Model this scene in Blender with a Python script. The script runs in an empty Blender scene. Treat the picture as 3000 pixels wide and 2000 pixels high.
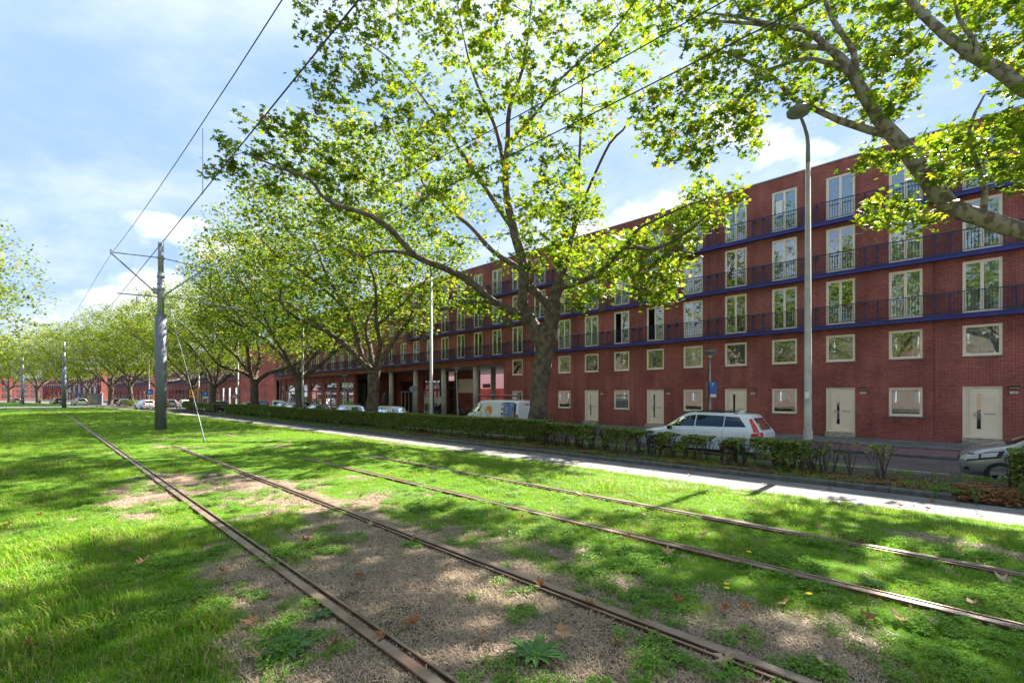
import bpy, bmesh, math, random
import numpy as np
from mathutils import Vector, Matrix
random.seed(7); RNG = np.random.default_rng(7)
scene = bpy.context.scene
COL = scene.collection
R = math.radians
# ------------------------------------------------------------------ camera
cd = bpy.data.cameras.new('camera'); cam = bpy.data.objects.new('camera', cd); COL.objects.link(cam)
cam.location = (0, 0, 1.69); cam.rotation_euler = (R(90), 0, R(-45.99))
cd.sensor_width = 36; cd.lens = 16.0; cd.shift_y = 0.0527; cd.clip_start = 0.05; cd.clip_end = 3000
scene.camera = cam
# ------------------------------------------------------------------ light
scene.view_settings.view_transform = 'Standard'; scene.view_settings.look = 'None'
scene.view_settings.exposure = 3.0; scene.view_settings.gamma = 1.0
SUN_EL = 41.0
sd = bpy.data.lights.new('sun', 'SUN'); sd.energy = 3.0; sd.angle = R(0.55); sd.color = (1.0, 0.93, 0.82)
sun = bpy.data.objects.new('sun', sd); COL.objects.link(sun)
sun.rotation_euler = Vector((math.cos(R(SUN_EL)), 0, math.sin(R(SUN_EL)))).to_track_quat('Z', 'Y').to_euler()
world = bpy.data.worlds.new('World'); scene.world = world; world.use_nodes = True
nt = world.node_tree; nt.nodes.clear()
def N(nt, t, **k):
    n = nt.nodes.new(t)
    for a, b in k.items():
        if a.startswith('i_'): n.inputs[a[2:].replace('_', ' ')].default_value = b
        else: setattr(n, a, b)
    return n
L = lambda nt, a, b: nt.links.new(a, b)
sky = N(nt, 'ShaderNodeTexSky', sky_type='NISHITA', sun_disc=False, sun_elevation=R(SUN_EL), sun_rotation=R(90), air_density=1.0, dust_density=0.15, ozone_density=1.6, altitude=10)
tc = N(nt, 'ShaderNodeTexCoord')
sep = N(nt, 'ShaderNodeSeparateXYZ'); L(nt, tc.outputs['Generated'], sep.inputs[0])
def M(nt, op, a, b=None, c=None, clamp=False):
    n = nt.nodes.new('ShaderNodeMath'); n.operation = op; n.use_clamp = clamp
    for i, v in enumerate((a, b, c)):
        if v is None: continue
        if isinstance(v, (int, float)): n.inputs[i].default_value = v
        else: nt.links.new(v, n.inputs[i])
    return n.outputs[0]
zc = M(nt, 'ADD', M(nt, 'MAXIMUM', sep.outputs['Z'], 0.0), 0.16)
cx = M(nt, 'DIVIDE', sep.outputs['X'], zc); cy = M(nt, 'DIVIDE', sep.outputs['Y'], zc)
comb = N(nt, 'ShaderNodeCombineXYZ'); L(nt, cx, comb.inputs[0]); L(nt, cy, comb.inputs[1])
n1 = N(nt, 'ShaderNodeTexNoise', noise_dimensions='3D'); n1.inputs['Scale'].default_value = 0.62; n1.inputs['Detail'].default_value = 8; n1.inputs['Roughness'].default_value = 0.6; n1.inputs['Distortion'].default_value = 0.35
mp = N(nt, 'ShaderNodeMapping'); mp.inputs['Location'].default_value = (3.1, 0.4, 1.3); mp.inputs['Scale'].default_value = (1.0, 0.72, 1)
L(nt, comb.outputs[0], mp.inputs[0]); L(nt, mp.outputs[0], n1.inputs['Vector'])
# low cloud comes nearer the horizon, the zenith stays clearer
low = M(nt, 'MULTIPLY', M(nt, 'SUBTRACT', 1.0, M(nt, 'MULTIPLY', sep.outputs['Z'], 1.6), clamp=True), 0.10)
cl = N(nt, 'ShaderNodeMapRange', interpolation_type='SMOOTHSTEP'); L(nt, M(nt, 'ADD', n1.outputs[0], low), cl.inputs[0])
cl.inputs[1].default_value = 0.45; cl.inputs[2].default_value = 0.68
n5 = N(nt, 'ShaderNodeTexNoise'); n5.inputs['Scale'].default_value = 3.4; n5.inputs['Detail'].default_value = 7; n5.inputs['Roughness'].default_value = .52
mp5 = N(nt, 'ShaderNodeMapping'); mp5.inputs['Scale'].default_value = (1, 1, 1.9); mp5.inputs['Location'].default_value = (1.7, .25, .6); L(nt, tc.outputs['Generated'], mp5.inputs[0]); L(nt, mp5.outputs[0], n5.inputs['Vector'])
cu = N(nt, 'ShaderNodeMapRange', interpolation_type='SMOOTHSTEP'); L(nt, M(nt, 'SUBTRACT', n5.outputs[0], M(nt, 'MULTIPLY', M(nt, 'MAXIMUM', M(nt, 'SUBTRACT', sep.outputs['Z'], .22), 0.0), .55)), cu.inputs[0]); cu.inputs[1].default_value = .485; cu.inputs[2].default_value = .60
hz = M(nt, 'POWER', M(nt, 'SUBTRACT', 1.0, M(nt, 'MAXIMUM', sep.outputs['Z'], 0.0)), 12.0)
cfac = M(nt, 'MULTIPLY', M(nt, 'MAXIMUM', M(nt, 'MAXIMUM', M(nt, 'MULTIPLY', cl.outputs[0], 0.6), cu.outputs[0]), hz), 0.92)
# the sky behind the clouds, made a little bluer, then cloud white over it
tint = N(nt, 'ShaderNodeMixRGB', blend_type='MULTIPLY'); tint.inputs[0].default_value = 1.0; tint.inputs[2].default_value = (0.56, 0.63, 0.95, 1)
L(nt, sky.outputs[0], tint.inputs[1])
cap = N(nt, 'ShaderNodeMixRGB', blend_type='DARKEN'); cap.inputs[0].default_value = 1.0; cap.inputs[2].default_value = (0.58, 0.88, 1.45, 1); L(nt, tint.outputs[0], cap.inputs[1])
mixc = N(nt, 'ShaderNodeMixRGB'); L(nt, cfac, mixc.inputs[0]); L(nt, cap.outputs[0], mixc.inputs[1])
mixc.inputs[2].default_value = (1.8, 1.83, 1.9, 1)
bg = N(nt, 'ShaderNodeBackground'); bg.inputs['Strength'].default_value = 0.10
L(nt, mixc.outputs[0], bg.inputs[0]); wo = N(nt, 'ShaderNodeOutputWorld'); L(nt, bg.outputs[0], wo.inputs[0])
scene.render.engine = 'CYCLES'
scene.cycles.max_bounces = 8; scene.cycles.transparent_max_bounces = 12; scene.cycles.transmission_bounces = 6; scene.cycles.diffuse_bounces = 4

# ------------------------------------------------------------------ measuring: photograph point on the plane X -> world
F_, U0, V0, CA, TA = 1045.0, 94.0, 908.0, math.cos(R(45.99)), math.tan(R(45.99))
def SX(u): return F_ / (CA * CA) / (u - U0) - TA          # s / X of a picture column
def W(u, v, X): return Vector((X, SX(u) * X, 1.69 + (V0 - v) * X / ((u - U0) * CA)))
def Zd(s, X): return s * CA + X * math.sin(R(45.99))
def off(s):                                                # the tracks bear left far down the street
    s = np.asarray(s, float); d = np.maximum(s - 40, 0); d2 = np.minimum(d, 200)
    return -.00081 * d2 ** 2 - .32 * (d - d2)

# ------------------------------------------------------------------ object helpers
def link(o, parent=None):
    COL.objects.link(o)
    if parent is not None: o.parent = parent
    return o
def tag(o, label=None, cat=None, group=None, kind=None):
    if label: o['label'] = label
    if cat: o['category'] = cat
    if group: o['group'] = group
    if kind: o['kind'] = kind
    return o
def empty(name, loc=(0, 0, 0), rz=0):
    o = bpy.data.objects.new(name, None); o.empty_display_size = .2; COL.objects.link(o)
    o.location = loc; o.rotation_euler = (0, 0, rz); return o
def inst(name, me, parent=None, loc=(0, 0, 0), rz=0, sc=None):
    o = bpy.data.objects.new(name, me); link(o, parent); o.location = loc; o.rotation_euler = (0, 0, rz)
    if sc: o.scale = sc
    return o
def copy_tree(o, parent=None):
    c = o.copy(); COL.objects.link(c); c.parent = parent
    for ch in o.children: copy_tree(ch, c)
    return c

class MB:
    def __init__(s): s.v = []; s.f = []; s.m = []
    def quad(s, a, b, c, d, m=0):
        n = len(s.v); s.v += [tuple(a), tuple(b), tuple(c), tuple(d)]; s.f.append((n, n+1, n+2, n+3)); s.m.append(m)
    def poly(s, pts, m=0):
        n = len(s.v); s.v += [tuple(p) for p in pts]; s.f.append(tuple(range(n, n+len(pts)))); s.m.append(m)
    def box(s, x0, x1, y0, y1, z0, z1, m=0, M4=None):
        n = len(s.v); P = [(x0,y0,z0),(x1,y0,z0),(x1,y1,z0),(x0,y1,z0),(x0,y0,z1),(x1,y0,z1),(x1,y1,z1),(x0,y1,z1)]
        if M4 is not None: P = [tuple(M4 @ Vector(p)) for p in P]
        s.v += P
        for q in ((0,3,2,1),(4,5,6,7),(0,1,5,4),(1,2,6,5),(2,3,7,6),(3,0,4,7)): s.f.append(tuple(n+i for i in q)); s.m.append(m)
    def tube(s, pts, rad, n=6, m=0, cap=True, bump=0.0, rng=None):
        pts = [Vector(p) for p in pts]; base = len(s.v)
        if not hasattr(rad, '__len__'): rad = [rad] * len(pts)
        up = Vector((0, 0, 1)); prev = None
        for i, p in enumerate(pts):
            t = (pts[min(i+1, len(pts)-1)] - pts[max(i-1, 0)]).normalized()
            a = prev if prev is not None else (Vector((1, 0, 0)) if abs(t.z) > .9 else up)
            a = (a - t * a.dot(t)); a = a.normalized() if a.length > 1e-6 else t.orthogonal().normalized()
            prev = a; b = t.cross(a)
            for k in range(n):
                an = 2 * math.pi * k / n; r = rad[i]
                if bump: r *= 1 + bump * (rng.random() - .5) * 2
                q = p + (a * math.cos(an) + b * math.sin(an)) * r; s.v.append((q.x, q.y, q.z))
        for i in range(len(pts)-1):
            for k in range(n):
                k2 = (k+1) % n; o = base + i*n
                s.f.append((o+k, o+k2, o+n+k2, o+n+k)); s.m.append(m)
        if cap:
            s.f.append(tuple(base + k for k in range(n))[::-1]); s.m.append(m)
            o = base + (len(pts)-1)*n; s.f.append(tuple(o+k for k in range(n))); s.m.append(m)
    def disc(s, c, nrm, r, n=20, m=0, r2=None, rot=0):
        c = Vector(c); nrm = Vector(nrm).normalized(); a = nrm.orthogonal().normalized(); b = nrm.cross(a)
        if abs(nrm.z) < .9:
            b = Vector((0,0,1)); a = b.cross(nrm).normalized()
        r2 = r2 or r
        s.poly([c + a*math.cos(2*math.pi*k/n+rot)*r + b*math.sin(2*math.pi*k/n+rot)*r2 for k in range(n)], m)
    def mesh(s, name, mats, smooth=False):
        me = bpy.data.meshes.new(name); me.from_pydata(s.v, [], s.f)
        for mt in (mats if isinstance(mats, (list, tuple)) else [mats]): me.materials.append(mt)
        if any(s.m): me.polygons.foreach_set('material_index', s.m)
        if smooth: me.polygons.foreach_set('use_smooth', [True] * len(s.f))
        me.update(); return me
    def build(s, name, mats, parent=None, smooth=False, loc=None, rz=0):
        return inst(name, s.mesh(name, mats, smooth), parent, loc or (0, 0, 0), rz)

def np_mesh(name, V, Fs, nper, mats, attr=None):
    """V (n,3); Fs (m*nper) flat indices, all faces with nper corners"""
    me = bpy.data.meshes.new(name); V = np.ascontiguousarray(V, dtype=np.float32); Fs = np.ascontiguousarray(Fs, dtype=np.int32).ravel()
    nf = len(Fs) // nper
    me.vertices.add(len(V)); me.vertices.foreach_set('co', V.ravel())
    me.loops.add(len(Fs)); me.loops.foreach_set('vertex_index', Fs)
    me.polygons.add(nf); me.polygons.foreach_set('loop_start', np.arange(nf, dtype=np.int32) * nper)
    for mt in (mats if isinstance(mats, (list, tuple)) else [mats]): me.materials.append(mt)
    me.update(calc_edges=True)
    if attr:
        for k, (dom, a) in attr.items():
            at = me.attributes.new(k, 'FLOAT', dom); at.data.foreach_set('value', np.ascontiguousarray(a, dtype=np.float32))
    return me

# value noise
_G = np.random.default_rng(3).random((256, 256))
def vnoise(x, y):
    x = np.asarray(x, float); y = np.asarray(y, float)
    xi = np.floor(x).astype(int); yi = np.floor(y).astype(int); fx = x - xi; fy = y - yi
    fx = fx*fx*(3-2*fx); fy = fy*fy*(3-2*fy)
    g = lambda a, b: _G[a % 256, b % 256]
    return (g(xi,yi)*(1-fx)+g(xi+1,yi)*fx)*(1-fy) + (g(xi,yi+1)*(1-fx)+g(xi+1,yi+1)*fx)*fy
def fbm(x, y, o=4):
    t = 0; a = .5
    for i in range(o): t = t + a*vnoise(x*2**i+17*i, y*2**i+31*i); a *= .5
    return t / (1 - .5**o)

# ------------------------------------------------------------------ materials
def pmat(name, col, rough=.6, metal=0, var=0.0, vscale=3.0, bump=0.0, bscale=20.0, spec=None, col2=None, coat=0, obj_coord=False, sharp=(.35, .65)):
    m = bpy.data.materials.new(name); m.use_nodes = True; t = m.node_tree; b = t.nodes['Principled BSDF']
    b.inputs['Base Color'].default_value = (*col, 1); b.inputs['Roughness'].default_value = rough; b.inputs['Metallic'].default_value = metal
    if spec is not None: b.inputs['Specular IOR Level'].default_value = spec
    if coat: b.inputs['Coat Weight'].default_value = coat; b.inputs['Coat Roughness'].default_value = .03
    g = N(t, 'ShaderNodeTexCoord' if obj_coord else 'ShaderNodeNewGeometry'); vec = g.outputs['Object' if obj_coord else 'Position']
    if var or col2:
        n = N(t, 'ShaderNodeTexNoise'); n.inputs['Scale'].default_value = vscale; n.inputs['Detail'].default_value = 6; L(t, vec, n.inputs['Vector'])
        r = N(t, 'ShaderNodeMapRange'); L(t, n.outputs[0], r.inputs[0]); r.inputs[1].default_value = sharp[0]; r.inputs[2].default_value = sharp[1]
        mx = N(t, 'ShaderNodeMixRGB'); L(t, r.outputs[0], mx.inputs[0])
        c2 = col2 or tuple(c*(1-var) for c in col); mx.inputs[1].default_value = (*col, 1); mx.inputs[2].default_value = (*c2, 1)
        L(t, mx.outputs[0], b.inputs['Base Color'])
    if bump:
        n = N(t, 'ShaderNodeTexNoise'); n.inputs['Scale'].default_value = bscale; n.inputs['Detail'].default_value = 8; L(t, vec, n.inputs['Vector'])
        bp = N(t, 'ShaderNodeBump'); bp.inputs['Strength'].default_value = bump; bp.inputs['Distance'].default_value = .02
        L(t, n.outputs[0], bp.inputs['Height']); L(t, bp.outputs[0], b.inputs['Normal'])
    return m

def brick_mat(name, c1, c2, mortar, bw=.22, bh=.0625, ms=.012, floor=False, bump=.5, stain=.35):
    m = bpy.data.materials.new(name); m.use_nodes = True; t = m.node_tree; b = t.nodes['Principled BSDF']; b.inputs['Roughness'].default_value = .85
    b.inputs['Specular IOR Level'].default_value = .25
    g = N(t, 'ShaderNodeNewGeometry'); s = N(t, 'ShaderNodeSeparateXYZ'); L(t, g.outputs['Position'], s.inputs[0])
    c = N(t, 'ShaderNodeCombineXYZ')
    if floor: L(t, s.outputs['Y'], c.inputs[0]); L(t, s.outputs['X'], c.inputs[1])
    else:
        sn = N(t, 'ShaderNodeSeparateXYZ'); L(t, g.outputs['True Normal'], sn.inputs[0])
        ax = M(t, 'GREATER_THAN', M(t, 'ABSOLUTE', sn.outputs['X']), .5)
        uu = M(t, 'ADD', M(t, 'MULTIPLY', s.outputs['Y'], ax), M(t, 'MULTIPLY', s.outputs['X'], M(t, 'SUBTRACT', 1.0, ax)))
        L(t, uu, c.inputs[0]); L(t, s.outputs['Z'], c.inputs[1])
    br = N(t, 'ShaderNodeTexBrick'); L(t, c.outputs[0], br.inputs['Vector'])
    br.inputs['Color1'].default_value = (*c1, 1); br.inputs['Color2'].default_value = (*c2, 1); br.inputs['Mortar'].default_value = (*mortar, 1)
    br.inputs['Scale'].default_value = 1; br.inputs['Brick Width'].default_value = bw; br.inputs['Row Height'].default_value = bh; br.inputs['Mortar Size'].default_value = ms; br.inputs['Mortar Smooth'].default_value = .2
    n = N(t, 'ShaderNodeTexNoise'); n.inputs['Scale'].default_value = .6; n.inputs['Detail'].default_value = 7; L(t, g.outputs['Position'], n.inputs['Vector'])
    r = N(t, 'ShaderNodeMapRange'); L(t, n.outputs[0], r.inputs[0]); r.inputs[1].default_value = .35; r.inputs[2].default_value = .7; r.inputs[3].default_value = 1.1; r.inputs[4].default_value = 1-stain
    n2 = N(t, 'ShaderNodeTexNoise'); n2.inputs['Scale'].default_value = 9; n2.inputs['Detail'].default_value = 3; L(t, c.outputs[0], n2.inputs['Vector'])
    r2 = M(t, 'ADD', M(t, 'MULTIPLY', n2.outputs[0], .7), .65)
    mx = N(t, 'ShaderNodeVectorMath', operation='SCALE'); L(t, br.outputs['Color'], mx.inputs[0]); L(t, M(t, 'MULTIPLY', r.outputs[0], r2), mx.inputs['Scale'])
    last = mx.outputs[0]
    if not floor:      # rain streaks and the grey weathering where water drips off the railings
        sc_ = N(t, 'ShaderNodeCombineXYZ'); L(t, M(t, 'MULTIPLY', uu, 2.2), sc_.inputs[0]); L(t, M(t, 'MULTIPLY', s.outputs['Z'], .22), sc_.inputs[1])
        ns = N(t, 'ShaderNodeTexNoise'); ns.inputs['Scale'].default_value = 1; ns.inputs['Detail'].default_value = 5; L(t, sc_.outputs[0], ns.inputs['Vector'])
        st_ = M(t, 'ADD', M(t, 'MULTIPLY', ns.outputs[0], .8), .6)
        v1 = N(t, 'ShaderNodeVectorMath', operation='SCALE'); L(t, last, v1.inputs[0]); L(t, st_, v1.inputs['Scale'])
        zz = s.outputs['Z']; nz = M(t, 'MULTIPLY', M(t, 'SUBTRACT', n2.outputs[0], .5), .35); tot = None
        for c0 in (6.42, 9.19, 5.5, 8.25):
            q = M(t, 'SUBTRACT', 1.0, M(t, 'DIVIDE', M(t, 'ABSOLUTE', M(t, 'SUBTRACT', M(t, 'ADD', zz, nz), c0)), .16), clamp=True); tot = q if tot is None else M(t, 'MAXIMUM', tot, q)
        ax_ = N(t, 'ShaderNodeMixRGB'); L(t, M(t, 'MULTIPLY', M(t, 'MULTIPLY', tot, M(t, 'MULTIPLY', n.outputs[0], 1.3)), .75), ax_.inputs[0]); L(t, v1.outputs[0], ax_.inputs[1]); ax_.inputs[2].default_value = (.10, .085, .075, 1); last = ax_.outputs[0]
    L(t, last, b.inputs['Base Color'])
    bp = N(t, 'ShaderNodeBump'); bp.inputs['Strength'].default_value = bump; bp.inputs['Distance'].default_value = .01; bp.invert = True
    L(t, br.outputs['Fac'], bp.inputs['Height']); L(t, bp.outputs[0], b.inputs['Normal'])
    return m

def leaf_mat(name, cols, trans=.5, tcol=(.5, .6, .05), rough=.45, pos=None):
    """colour differs from leaf to leaf (random per island)"""
    m = bpy.data.materials.new(name); m.use_nodes = True; t = m.node_tree; t.nodes.clear()
    g = N(t, 'ShaderNodeNewGeometry'); cr = N(t, 'ShaderNodeValToRGB'); L(t, g.outputs['Random Per Island'], cr.inputs[0])
    e = cr.color_ramp.elements; k = len(cols)
    e[0].position = 0; e[0].color = (*cols[0], 1); e[1].position = 1; e[1].color = (*cols[-1], 1)
    for i in range(1, k-1):
        x = e.new((pos[i] if pos else i/(k-1))); x.color = (*cols[i], 1)
    d = N(t, 'ShaderNodeBsdfPrincipled'); d.inputs['Roughness'].default_value = rough; d.inputs['Specular IOR Level'].default_value = .2
    L(t, cr.outputs[0], d.inputs['Base Color'])
    tr = N(t, 'ShaderNodeBsdfTranslucent'); mm = N(t, 'ShaderNodeMixRGB', blend_type='MULTIPLY'); mm.inputs[0].default_value = 1
    L(t, cr.outputs[0], mm.inputs[1]); mm.inputs[2].default_value = (*tcol, 1); L(t, mm.outputs[0], tr.inputs[0])
    mx = N(t, 'ShaderNodeMixShader'); mx.inputs[0].default_value = trans
    L(t, d.outputs[0], mx.inputs[1]); L(t, tr.outputs[0], mx.inputs[2])
    o = N(t, 'ShaderNodeOutputMaterial'); L(t, mx.outputs[0], o.inputs[0])
    return m

MT = dict(
    brick=brick_mat('red_brick', (.50, .14, .105), (.38, .10, .078), (.11, .07, .062)),
    cream=pmat('cream_paint', (.90, .75, .57), .45, var=.08, vscale=2),
    blue=pmat('blue_steel', (.028, .036, .24), .4, var=.3, vscale=2),
    bluedark=pmat('blue_steel_bars', (.018, .02, .085), .45),
    concrete=pmat('concrete', (.50, .47, .42), .8, var=.25, vscale=2.5, bump=.2, bscale=30),
    soffit=pmat('soffit', (.20, .20, .20), .8),
    coping=pmat('coping_metal', (.35, .37, .38), .4, metal=.6),
    dark=pmat('dark_interior', (.018, .018, .02), .9),  # near-black: the darkness of unlit rooms is put into the colour
    sill=pmat('sill_stone', (.16, .15, .14), .8),
    step=pmat('step_stone', (.42, .38, .3), .85, var=.45, vscale=6, bump=.3),
    joint=pmat('joint', (.03, .018, .016), .9),
    asphalt=pmat('asphalt', (.115, .108, .108), .85, var=.3, vscale=1.2, bump=.25, bscale=120),
    path=pmat('path_asphalt', (.205, .19, .19), .85, var=.38, vscale=1.5, bump=.3, bscale=150),
    bike=pmat('red_asphalt', (.2, .095, .09), .85, var=.25, vscale=2, bump=.2, bscale=120),
    pave=brick_mat('pavement_tiles', (.2, .19, .18), (.15, .145, .14), (.06, .055, .05), .3, .3, .012, True, .3),
    roadbrick=brick_mat('road_clinker', (.175, .125, .125), (.13, .095, .1), (.07, .06, .06), .2, .07, .01, True, .4),
    baybrick=brick_mat('bay_clinker', (.17, .155, .15), (.12, .11, .11), (.05, .05, .045), .21, .105, .012, True, .4),
    kerb=pmat('kerb_concrete', (.13, .125, .115), .9, var=.45, vscale=5, bump=.5, bscale=40),
    soil=pmat('hedge_soil', (.085, .06, .042), .95, col2=(.05, .06, .022), vscale=2.5, bump=.8, bscale=25),
    white_line=pmat('road_paint', (.7, .7, .68), .6, var=.3, vscale=8),
    steelgrey=pmat('painted_steel_grey', (.17, .18, .215), .45, var=.15, vscale=3),
    galv=pmat('galvanised', (.36, .37, .37), .45, metal=.35, var=.3, vscale=4),
    rustrod=pmat('wire_metal', (.05, .055, .065), .5, metal=.5),
    rail=pmat('rail_steel', (.30, .23, .19), .42, metal=.4, col2=(.2, .13, .095), vscale=4, bump=.12, bscale=60),
    rust=pmat('rail_rust', (.14, .06, .04), .8, col2=(.06, .03, .022), vscale=9, bump=.4, bscale=60),
    bark=pmat('plane_bark', (.15, .11, .08), .9, col2=(.07, .05, .04), vscale=4, bump=1.0, bscale=7, sharp=(.42, .6)),
    barklight=pmat('plane_bark_young', (.27, .24, .17), .85, col2=(.12, .09, .06), vscale=5.5, bump=.6, bscale=14, sharp=(.46, .56)),
    twig=pmat('twig', (.085, .065, .05), .9),
    rubber=pmat('rubber', (.02, .02, .02), .8),
    black=pmat('black_plastic', (.012, .012, .013), .4),
    chrome=pmat('alloy', (.5, .5, .51), .3, metal=.7),
    white=pmat('white_paint_car', (.74, .75, .77), .25, coat=.6),
    silver=pmat('silver_paint_car', (.36, .37, .39), .3, metal=.55, coat=.6),
    blackcar=pmat('black_paint_car', (.015, .016, .02), .2, coat=1),
    bluecar=pmat('blue_paint_car', (.03, .07, .16), .25, coat=.8),
    greycar=pmat('grey_paint_car', (.1, .105, .115), .28, metal=.4, coat=.8),
    greencar=pmat('pale_green_paint_car', (.4, .45, .41), .3, metal=.3, coat=.6),
    redlamp=pmat('tail_lamp', (.5, .012, .012), .15, coat=1),
    headlamp=pmat('head_lamp', (.55, .56, .57), .1, coat=1, spec=.8),
    orange=pmat('orange_sign', (.8, .28, .02), .5), signblue=pmat('sign_blue', (.02, .14, .52), .45), signred=pmat('sign_red', (.55, .02, .02), .45),
    signwhite=pmat('sign_white', (.75, .75, .75), .5), signgrey=pmat('sign_back', (.22, .24, .25), .5, metal=.3),
    logo=pmat('logo_orange', (.75, .26, .03), .4), jeans=pmat('print_blue', (.08, .14, .32), .4, col2=(.3, .38, .6), vscale=4, obj_coord=True),
)
def glass_mat(name, tint=(.8, .86, .84), refl=.15, rough=.02):
    m = bpy.data.materials.new(name); m.use_nodes = True; t = m.node_tree; t.nodes.clear()
    gl = N(t, 'ShaderNodeBsdfGlossy'); gl.inputs['Roughness'].default_value = rough; gl.inputs['Color'].default_value = (.95, .97, 1, 1)
    g = N(t, 'ShaderNodeNewGeometry'); n = N(t, 'ShaderNodeTexNoise'); n.inputs['Scale'].default_value = 1.7; n.inputs['Detail'].default_value = 1; L(t, g.outputs['Position'], n.inputs['Vector'])
    bp = N(t, 'ShaderNodeBump'); bp.inputs['Strength'].default_value = .03; bp.inputs['Distance'].default_value = .02; L(t, n.outputs[0], bp.inputs['Height']); L(t, bp.outputs[0], gl.inputs['Normal'])
    tr = N(t, 'ShaderNodeBsdfTransparent'); tr.inputs[0].default_value = (*tint, 1)
    fr = N(t, 'ShaderNodeFresnel'); fr.inputs['IOR'].default_value = 1.5
    mx = N(t, 'ShaderNodeMixShader'); L(t, M(t, 'ADD', M(t, 'MULTIPLY', fr.outputs[0], 1.0), refl, clamp=True), mx.inputs[0])
    L(t, tr.outputs[0], mx.inputs[1]); L(t, gl.outputs[0], mx.inputs[2])
    o = N(t, 'ShaderNodeOutputMaterial'); L(t, mx.outputs[0], o.inputs[0]); return m
MT['glass'] = glass_mat('window_glass')
MT['carglass'] = glass_mat('car_glass', (.04, .045, .05), .0)
MT['drape'] = pmat('white_curtain', (.62, .64, .62), .9)
MT['blind'] = pmat('pleated_blind', (.50, .56, .48), .9)
MT['greyblind'] = pmat('dark_blind', (.075, .08, .10), .7)
# ================================================================== GROUND
def sm(e0, e1, x):
    t = np.clip((np.asarray(x, float)-e0)/(e1-e0), 0, 1); return t*t*(3-2*t)
def ZL(x, s):
    xr = np.asarray(x, float) - off(s)
    z = -.49*sm(7.5, 11.0, xr) - .49*(1-sm(-3.6, -1.4, xr))
    keep = sm(6.6, 7.6, xr) + (1-sm(.6, 1.2, xr))
    return z + (fbm(np.asarray(x)*.5+40, np.asarray(s)*.5+9, 3)-.5)*.08*np.clip(keep, 0, 1)
def soil_mask(x, s):
    """0 = grass, 1 = bare thatch and earth"""
    xr = np.asarray(x, float) - off(s); s = np.asarray(s, float)
    n = fbm(xr*.55+5, s*.45+3, 4); n2 = fbm(xr*2.2+50, s*2.0+33, 3)
    a1 = sm(.25, 1.1, xr)*(1-sm(3.1, 3.7, xr))*(1-sm(9, 21, s))*1.15
    a0 = sm(.2, .9, xr)*(1-sm(1.5, 1.7, xr))*(1-sm(4, 8, s))*.1
    a2 = sm(3.1, 3.5, xr)*(1-sm(4.6, 5.6, xr))*(1-sm(8, 16, s))*.50
    a3 = sm(4.9, 5.1, xr)*(1-sm(6.2, 6.7, xr))*(1-sm(5, 14, s))*.47
    a = np.maximum.reduce([a1+a0, a2, a3, .34+0*xr])
    m = sm(.50, .85, a*.70 + (n-.5)*1.35 + (n2-.5)*.9)
    return m*(1-sm(24, 34, s)*.8)
def lawn_material():
    m = bpy.data.materials.new('lawn_earth'); m.use_nodes = True; t = m.node_tree; b = t.nodes['Principled BSDF']; b.inputs['Roughness'].default_value = .95; b.inputs['Specular IOR Level'].default_value = .1
    a = N(t, 'ShaderNodeAttribute', attribute_name='soil'); g = N(t, 'ShaderNodeNewGeometry')
    n = N(t, 'ShaderNodeTexNoise'); n.inputs['Scale'].default_value = 22; n.inputs['Detail'].default_value = 8; n.inputs['Roughness'].default_value = .7; L(t, g.outputs['Position'], n.inputs['Vector'])
    n2 = N(t, 'ShaderNodeTexNoise'); n2.inputs['Scale'].default_value = 3.2; n2.inputs['Detail'].default_value = 6; L(t, g.outputs['Position'], n2.inputs['Vector'])
    c1 = N(t, 'ShaderNodeValToRGB'); L(t, n.outputs[0], c1.inputs[0]); e = c1.color_ramp.elements; e[0].position = .38; e[0].color = (.10, .068, .05, 1); e[1].position = .66; e[1].color = (.46, .355, .28, 1); x = e.new(.52); x.color = (.28, .21, .16, 1)
    c2 = N(t, 'ShaderNodeValToRGB'); L(t, n2.outputs[0], c2.inputs[0]); e = c2.color_ramp.elements; e[0].position = .3; e[0].color = (.05, .13, .008, 1); e[1].position = .7; e[1].color = (.115, .235, .02, 1)
    n6 = N(t, 'ShaderNodeTexNoise'); n6.inputs['Scale'].default_value = 2.3; n6.inputs['Detail'].default_value = 5; L(t, g.outputs['Position'], n6.inputs['Vector']); dk = N(t, 'ShaderNodeMapRange'); L(t, n6.outputs[0], dk.inputs[0]); dk.inputs[1].default_value = .38; dk.inputs[2].default_value = .6; dk.inputs[3].default_value = .5; dk.inputs[4].default_value = 1.1
    c1s = N(t, 'ShaderNodeVectorMath', operation='SCALE'); L(t, c1.outputs[0], c1s.inputs[0]); L(t, dk.outputs[0], c1s.inputs['Scale'])
    n3 = N(t, 'ShaderNodeTexNoise'); n3.inputs['Scale'].default_value = 45; n3.inputs['Detail'].default_value = 5; L(t, g.outputs['Position'], n3.inputs['Vector'])
    mg = N(t, 'ShaderNodeVectorMath', operation='SCALE'); L(t, c2.outputs[0], mg.inputs[0]); L(t, M(t, 'ADD', M(t, 'MULTIPLY', n3.outputs[0], 1.4), .25), mg.inputs['Scale'])
    mx = N(t, 'ShaderNodeMixRGB'); L(t, a.outputs['Fac'], mx.inputs[0]); L(t, mg.outputs[0], mx.inputs[1]); L(t, c1s.outputs[0], mx.inputs[2]); L(t, mx.outputs[0], b.inputs['Base Color'])
    bp = N(t, 'ShaderNodeBump'); bp.inputs['Strength'].default_value = 1; bp.inputs['Distance'].default_value = .03; L(t, n.outputs[0], bp.inputs['Height']); L(t, bp.outputs[0], b.inputs['Normal'])
    return m
MT['lawn'] = lawn_material()
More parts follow.
